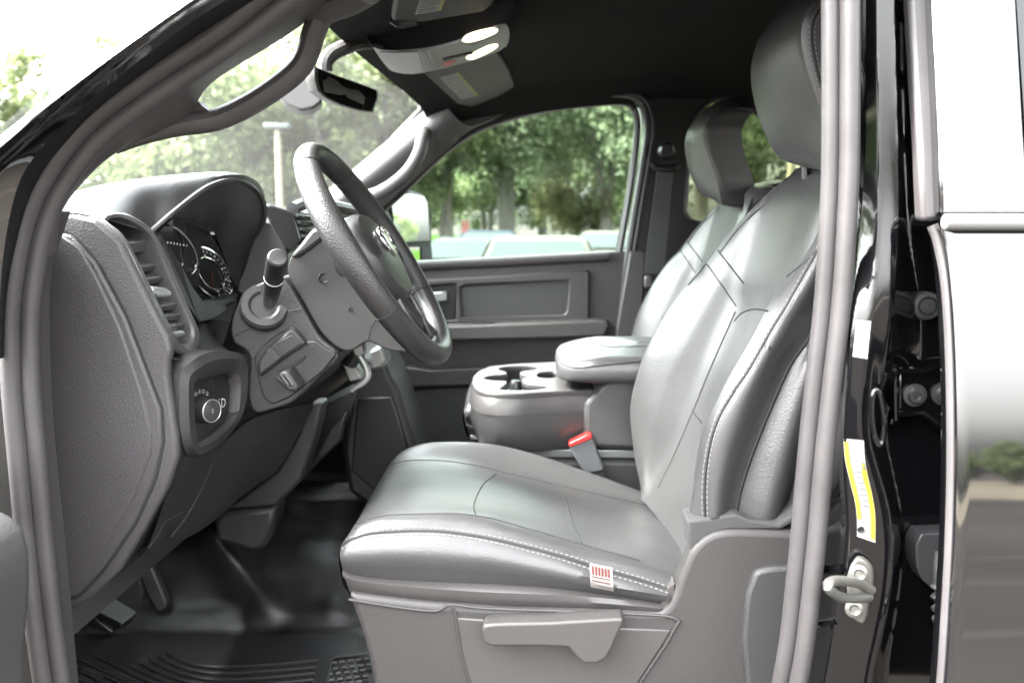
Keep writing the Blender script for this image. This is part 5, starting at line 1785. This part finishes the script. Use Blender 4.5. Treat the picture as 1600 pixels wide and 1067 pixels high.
pbv2 = bvh_of(bpl)
# stickers
m = MB()
L = [drape(pbv2, *p, .0008) for p in ((1338, 500), (1361, 502), (1355, 561), (1332, 557))]
m.prism(L, V(0, -.0004, 0)); m.build('paper_label', WHITE, bpl, label='small white rectangular paper label')
m = MB()
for k in range(5):
    f = .15 + .15 * k
    a, b = L[0].lerp(L[3], f), L[1].lerp(L[2], f)
    m.tube([a.lerp(b, .15) + V(0, -.0006, 0), a.lerp(b, .8 - .1 * (k % 2)) + V(0, -.0006, 0)], .0004, 4)
m.build('label_print', INKG, bpl)
lf = [(1318, 685), (1320, 716), (1328, 752), (1336, 785), (1339, 813), (1339, 838)]
rt = [(1350, 688), (1351, 712), (1355, 737), (1363, 772), (1368, 805), (1368, 848)]
def ribbon(a, b, fa, fb, off, name, mat, label=None, n=26):
    A_ = resample([V(*p, 0) for p in a], n); B_ = resample([V(*p, 0) for p in b], n)
    r_ = []
    for u, v in zip(A_, B_):
        row = [drape(pbv2, *(u.lerp(v, fa + (fb - fa) * k / 5)).xy, off) for k in range(6)]
        if all(row): r_.append(row)
    m = MB(); m.grid(r_); m.grid([[p + V(0, .0004, 0) for p in q] for q in r_])
    return m.build(name, mat, bpl, label)
ribbon(lf, rt, 0, 1, .0010, 'warning_sticker', WHITE, 'curved white and yellow warning sticker')
ribbon([(1319, 690), (1321, 716), (1329, 752), (1337, 785), (1340, 811)], [(1350, 693), (1352, 712), (1356, 737), (1363, 770), (1367, 805)], 0, .20, .0022, 'sticker_edge', YELLOW)
ribbon([(1321, 735), (1330, 757), (1337, 785), (1339, 813), (1340, 836)], [(1355, 735), (1358, 752), (1363, 772), (1368, 805), (1368, 843)], .74, .97, .0022, 'sticker_edge', ORANGE)
ribbon([(1320, 722), (1321, 732)], [(1351, 724), (1353, 734)], .84, .98, .0021, 'sticker_mark', YELLOW, n=4)
m = MB()
for k in range(3):
    q = drape(pbv2, 1349, 724 + 4 * k, .0030)
    if q: m.box(q, (.003, .0006, .0008))
for k in range(11):
    y_ = 700 + 9 * k
    x_ = 1331 + (0 if k < 3 else (k - 2) * 2.1)
    a, b = drape(pbv2, x_, y_, .0024), drape(pbv2, x_ + 10, y_ + 1, .0024)
    if a and b: m.tube([a, b], .00035, 4)
m.build('sticker_print', INKG, bpl)
q = drape(pbv2, 1345, 827, .0022)
m = MB(); m.lathe(q, (0, -1, 0), [(.0035, 0), (.0032, .001), (.0012, .0005)], 18); m.build('sticker_plug', BLACKPL, bpl)
# striker
m = MB(); m.prism(resample(PC([(1338, 872), (1347, 873), (1357, 880), (1364, 889), (1365, 905), (1363, 925), (1358, 942), (1355, 962), (1349, 976), (1338, 971), (1329, 962), (1325, 945), (1323, 920), (1323, 902), (1328, 886)], .872), 50, False, True), V(.004, .010, 0))
strk = m.build('door_striker', STEEL, bpl, bevel=.003, bseg=3)
m = MB(); L = resample(PC([(1362, 922, .872), (1345, 912, .865), (1325, 908, .85), (1305, 907, .835), (1294, 912, .825), (1296, 920, .825), (1308, 930, .835), (1320, 934, .845), (1340, 934, .86), (1358, 932, .872)]), 50)
m.tube(L, .0052, 12); m.build('striker_loop', STEEL, bpl)
m = MB()
for p in ((1342, 896), (1335, 951)):
    q = P(p[0], p[1], .871); m.lathe(q, (-.25, -1, .1), [(.0095, 0), (.0095, .001), (.0065, .003), (.0055, .003), (.0035, .0005), (.001, .0005)], 20)
m.build('striker_bolt', STEEL, bpl)
m = MB(); m.prism(PC([(1356, 888), (1367, 900), (1370, 915), (1367, 930), (1361, 935), (1358, 965), (1352, 977)], .884), V(0, .01, 0)); m.build('striker_backing', BLACKPL, bpl, bevel=.003)
# raised creases in the inner flange
m = MB(); m.tube(resample(PC([(1266, 978, .915), (1285, 972, .905), (1306, 969, .89)]), 8), .0042, 8); m.build('pillar_crease', PAINT_IN, bpl); m = MB(); m.tube(resample(PC([(1275, 890, .92), (1295, 889, .905), (1318, 887, .888)]), 8), .0048, 8); m.build('pillar_crease', PAINT_IN, bpl); m = MB()
m.tube(resample(PC([(1300, 780, .925), (1318, 775, .905)]), 6), .004, 8)
m.build('pillar_crease', PAINT_IN, bpl)
# oval depression
m = MB(); m.tube(ellipse(P(1372, 652, .872), V(.0055, 0, .003), V(-.004, 0, .028), 30), .0030, 8, closed=True); m.build('pressed_ring', PAINT_IN, bpl)
# rubber plug
c_ = P(1447, 478, .948)
m = MB(); m.grid([[c_ + V(math.cos(t) * a * r_, y_, math.sin(t) * b * r_) for t in [2 * math.pi * k / 32 for k in range(32)]] for a, b, r_, y_ in ((.0165, .0155, 1, .006), (.0165, .0155, 1, 0), (.0165, .0155, .92, -.004), (.0165, .0155, .66, -.005), (.0165, .0155, .62, -.002), (.0165, .0155, .56, -.002), (.0165, .0155, .50, -.005), (.0165, .0155, .1, -.0055))], cu=True, cap=True)
m.build('rubber_plug', RUBBER, bpl)
# hinge
m = MB(); m.prism(PC([(1402, 578), (1412, 577), (1440, 579), (1452, 577), (1463, 570), (1500, 566), (1500, 664), (1466, 664), (1456, 657), (1440, 646), (1410, 649), (1402, 648)], .94), V(0, .014, 0))
hinge = m.build('door_hinge', PAINT_IN, bpl, bevel=.004)
m = MB(); m.tube(PC([(1404, 579), (1440, 581), (1464, 572), (1500, 568)], .938), .0032, 8); m.tube(PC([(1404, 647), (1440, 645), (1464, 663), (1500, 662)], .938), .0036, 8); m.tube(PC([(1400, 574), (1399, 610), (1400, 656)], .94), .003, 8)
m.build('hinge_flange', PAINT_IN, bpl)
m = MB()
for p in ((1429, 617), (1473, 615)):
    q = P(p[0], p[1], .939); m.lathe(q, (0, -1, 0), [(.0125, 0), (.0125, .002), (.0085, .0025), (.0075, .008), (.004, .008), (.0035, .005)], 22)
m.build('hinge_bolt', pbr('dark_steel', (.12, .12, .12), .35, metal=.8), bpl)
m = MB()
for p in ((1399, 553), (1397, 658)):
    q = P(p[0], p[1], .952); m.lathe(q, (0, -1, 0), [(.006, 0), (.005, .003), (.001, .004)], 14)
m.build('weld_stud', PAINT_IN, bpl)
# wiring boot
m = MB(); m.prism(resample(PC([(1440, 834), (1500, 832), (1500, 920), (1455, 918), (1440, 905), (1432, 885), (1431, 850)], .925), 40, False, True), V(0, .03, 0)); boot = m.build('wiring_boot', RUBBER, bpl, bevel=.008, bseg=3)
m = MB()
L = resample(PC([(1472, 862, .905), (1470, 890, .90), (1471, 920, .90), (1472, 950, .895), (1476, 980, .88), (1486, 1010, .87), (1500, 1030, .86)]), 60)
rr_ = []
for i in range(60):
    f = i / 59
    rr_.append(.0075 if f < .30 else .0088 + .0026 * math.sin((f - .3) * 62))
m.tube(L, rr_, 16); m.build('wiring_bellows', RUBBER, bpl)

# ================================================================== REAR DOOR
TL = math.tan(R(8))


def dY(z):                       # the door skin leans in towards the roof
    return .775 + (z - 1.2) * TL + .05 * max(0, z - 1.45) ** 1.5


def PD(px, py, off=0):           # point of the skin seen at px, py
    d = ray(px, py)
    Y = .8
    for _ in range(12):
        q = CAM + d * (Y / d.y)
        Y = dY(q.z) + off
    return CAM + d * (Y / d.y)


edge = [(1470, 358), (1479, 380), (1486, 430), (1492, 500), (1496, 600), (1497, 720), (1494, 850), (1488, 960), (1481, 1067), (1470, 1180), (1440, 1400)]
ed = resample([PD(*p) for p in edge], 50)
m = MB()
rows = []
for p in ed:
    r_ = [V(p.x + .004, dY(p.z) + .045, p.z), V(p.x - .002, dY(p.z) + .012, p.z), V(p.x, dY(p.z) + .002, p.z)]
    for k in range(24):
        x = p.x + .004 + (1.45 - p.x - .004) * (k / 23) ** 1.6
        r_.append(V(x, dY(p.z), p.z))
    rows.append(r_)
m.grid(rows)
rdoor = m.build('rear_door', PAINT, T, angle=40)
m = MB()
wsx = resample([PD(p[0] - 9, p[1], .012) for p in [(1466, 352), (1474, 372)] + edge[2:]], 60)
m.tube(wsx, .0052, 10); m.build('edge_seal', SEALM, rdoor)
# belt moulding
m = MB(); a_, b_ = PD(1474, 347, -.010), PD(2600, 347, -.010)
m.tube([V(a_.x + (b_.x - a_.x) * t, a_.y, a_.z) for t in (0, .002, .5, 1)], [.006, .0078, .0078, .0078], 14, flat=1.0); m.build('belt_molding', SATIN, rdoor)
# window frame and glass
fo = [(1421, -160), (1421, 0), (1428, 120), (1435, 230), (1440, 346), (1469, 346), (1466, 220), (1460, 100), (1455, 0), (1453, -160)]
m = MB(); m.prism([PD(*p, .022) for p in fo], V(0, .02, 0)); m.build('frame_seal', SEALM, rdoor, bevel=.005)
m = MB(); m.prism([PD(*p, .006) for p in [(1456, -160), (1456, 0), (1462, 120), (1467, 230), (1470, 336), (1608, 336), (1598, 180), (1588, 0), (1582, -160)]], V(0, .02, 0)); m.build('window_frame', PAINT, rdoor, bevel=.003)
m = MB(); m.prism([PD(*p, .012) for p in [(1580, -160), (1588, 0), (1600, 180), (1608, 338), (2500, 338), (2500, -160)]], V(0, .004, 0)); m.build('window_pane', pbr('dark_glass', (.004, .005, .005), .02, spec=.6), rdoor)

# ================================================================== FRONT DOOR (open)
hx, hy = -.70, .80
ang = R(80)
dv_ = V(-math.cos(ang), -math.sin(ang), 0)           # from the hinge outwards
nv_ = V(math.sin(ang), -math.cos(ang), 0)            # inner face, towards the cab opening
def DP(s, z, t):
    return V(hx, hy, 0) + dv_ * s + nv_ * t + V(0, 0, z)
m = MB(); m.prism([DP(-.02, .72, -.06), DP(1.12, .72, -.06), DP(1.15, 1.10, -.06), DP(1.12, 1.48, -.06), DP(-.04, 1.48, -.06)], nv_ * .10)
fdoor = m.build('front_door', PAINT, T, bevel=.01)
m = MB(); m.prism([DP(.03, .76, .041), DP(1.06, .76, .041), DP(1.08, 1.44, .041), DP(.0, 1.44, .041)], nv_ * .03); m.build('door_card', PLASTIC, fdoor, bevel=.012)
m = MB()
blob = PC([(-430, 774), (-40, 780), (8, 790), (28, 800), (45, 818), (55, 847), (57, 905), (52, 960), (48, 1000), (46, 1067), (42, 1200), (-430, 1200)], .70)
m.prism(resample(blob, 60, False, True), V(0, -.09, 0)); m.build('door_pocket', PLASTIC_D, fdoor, bevel=.018, bseg=4)
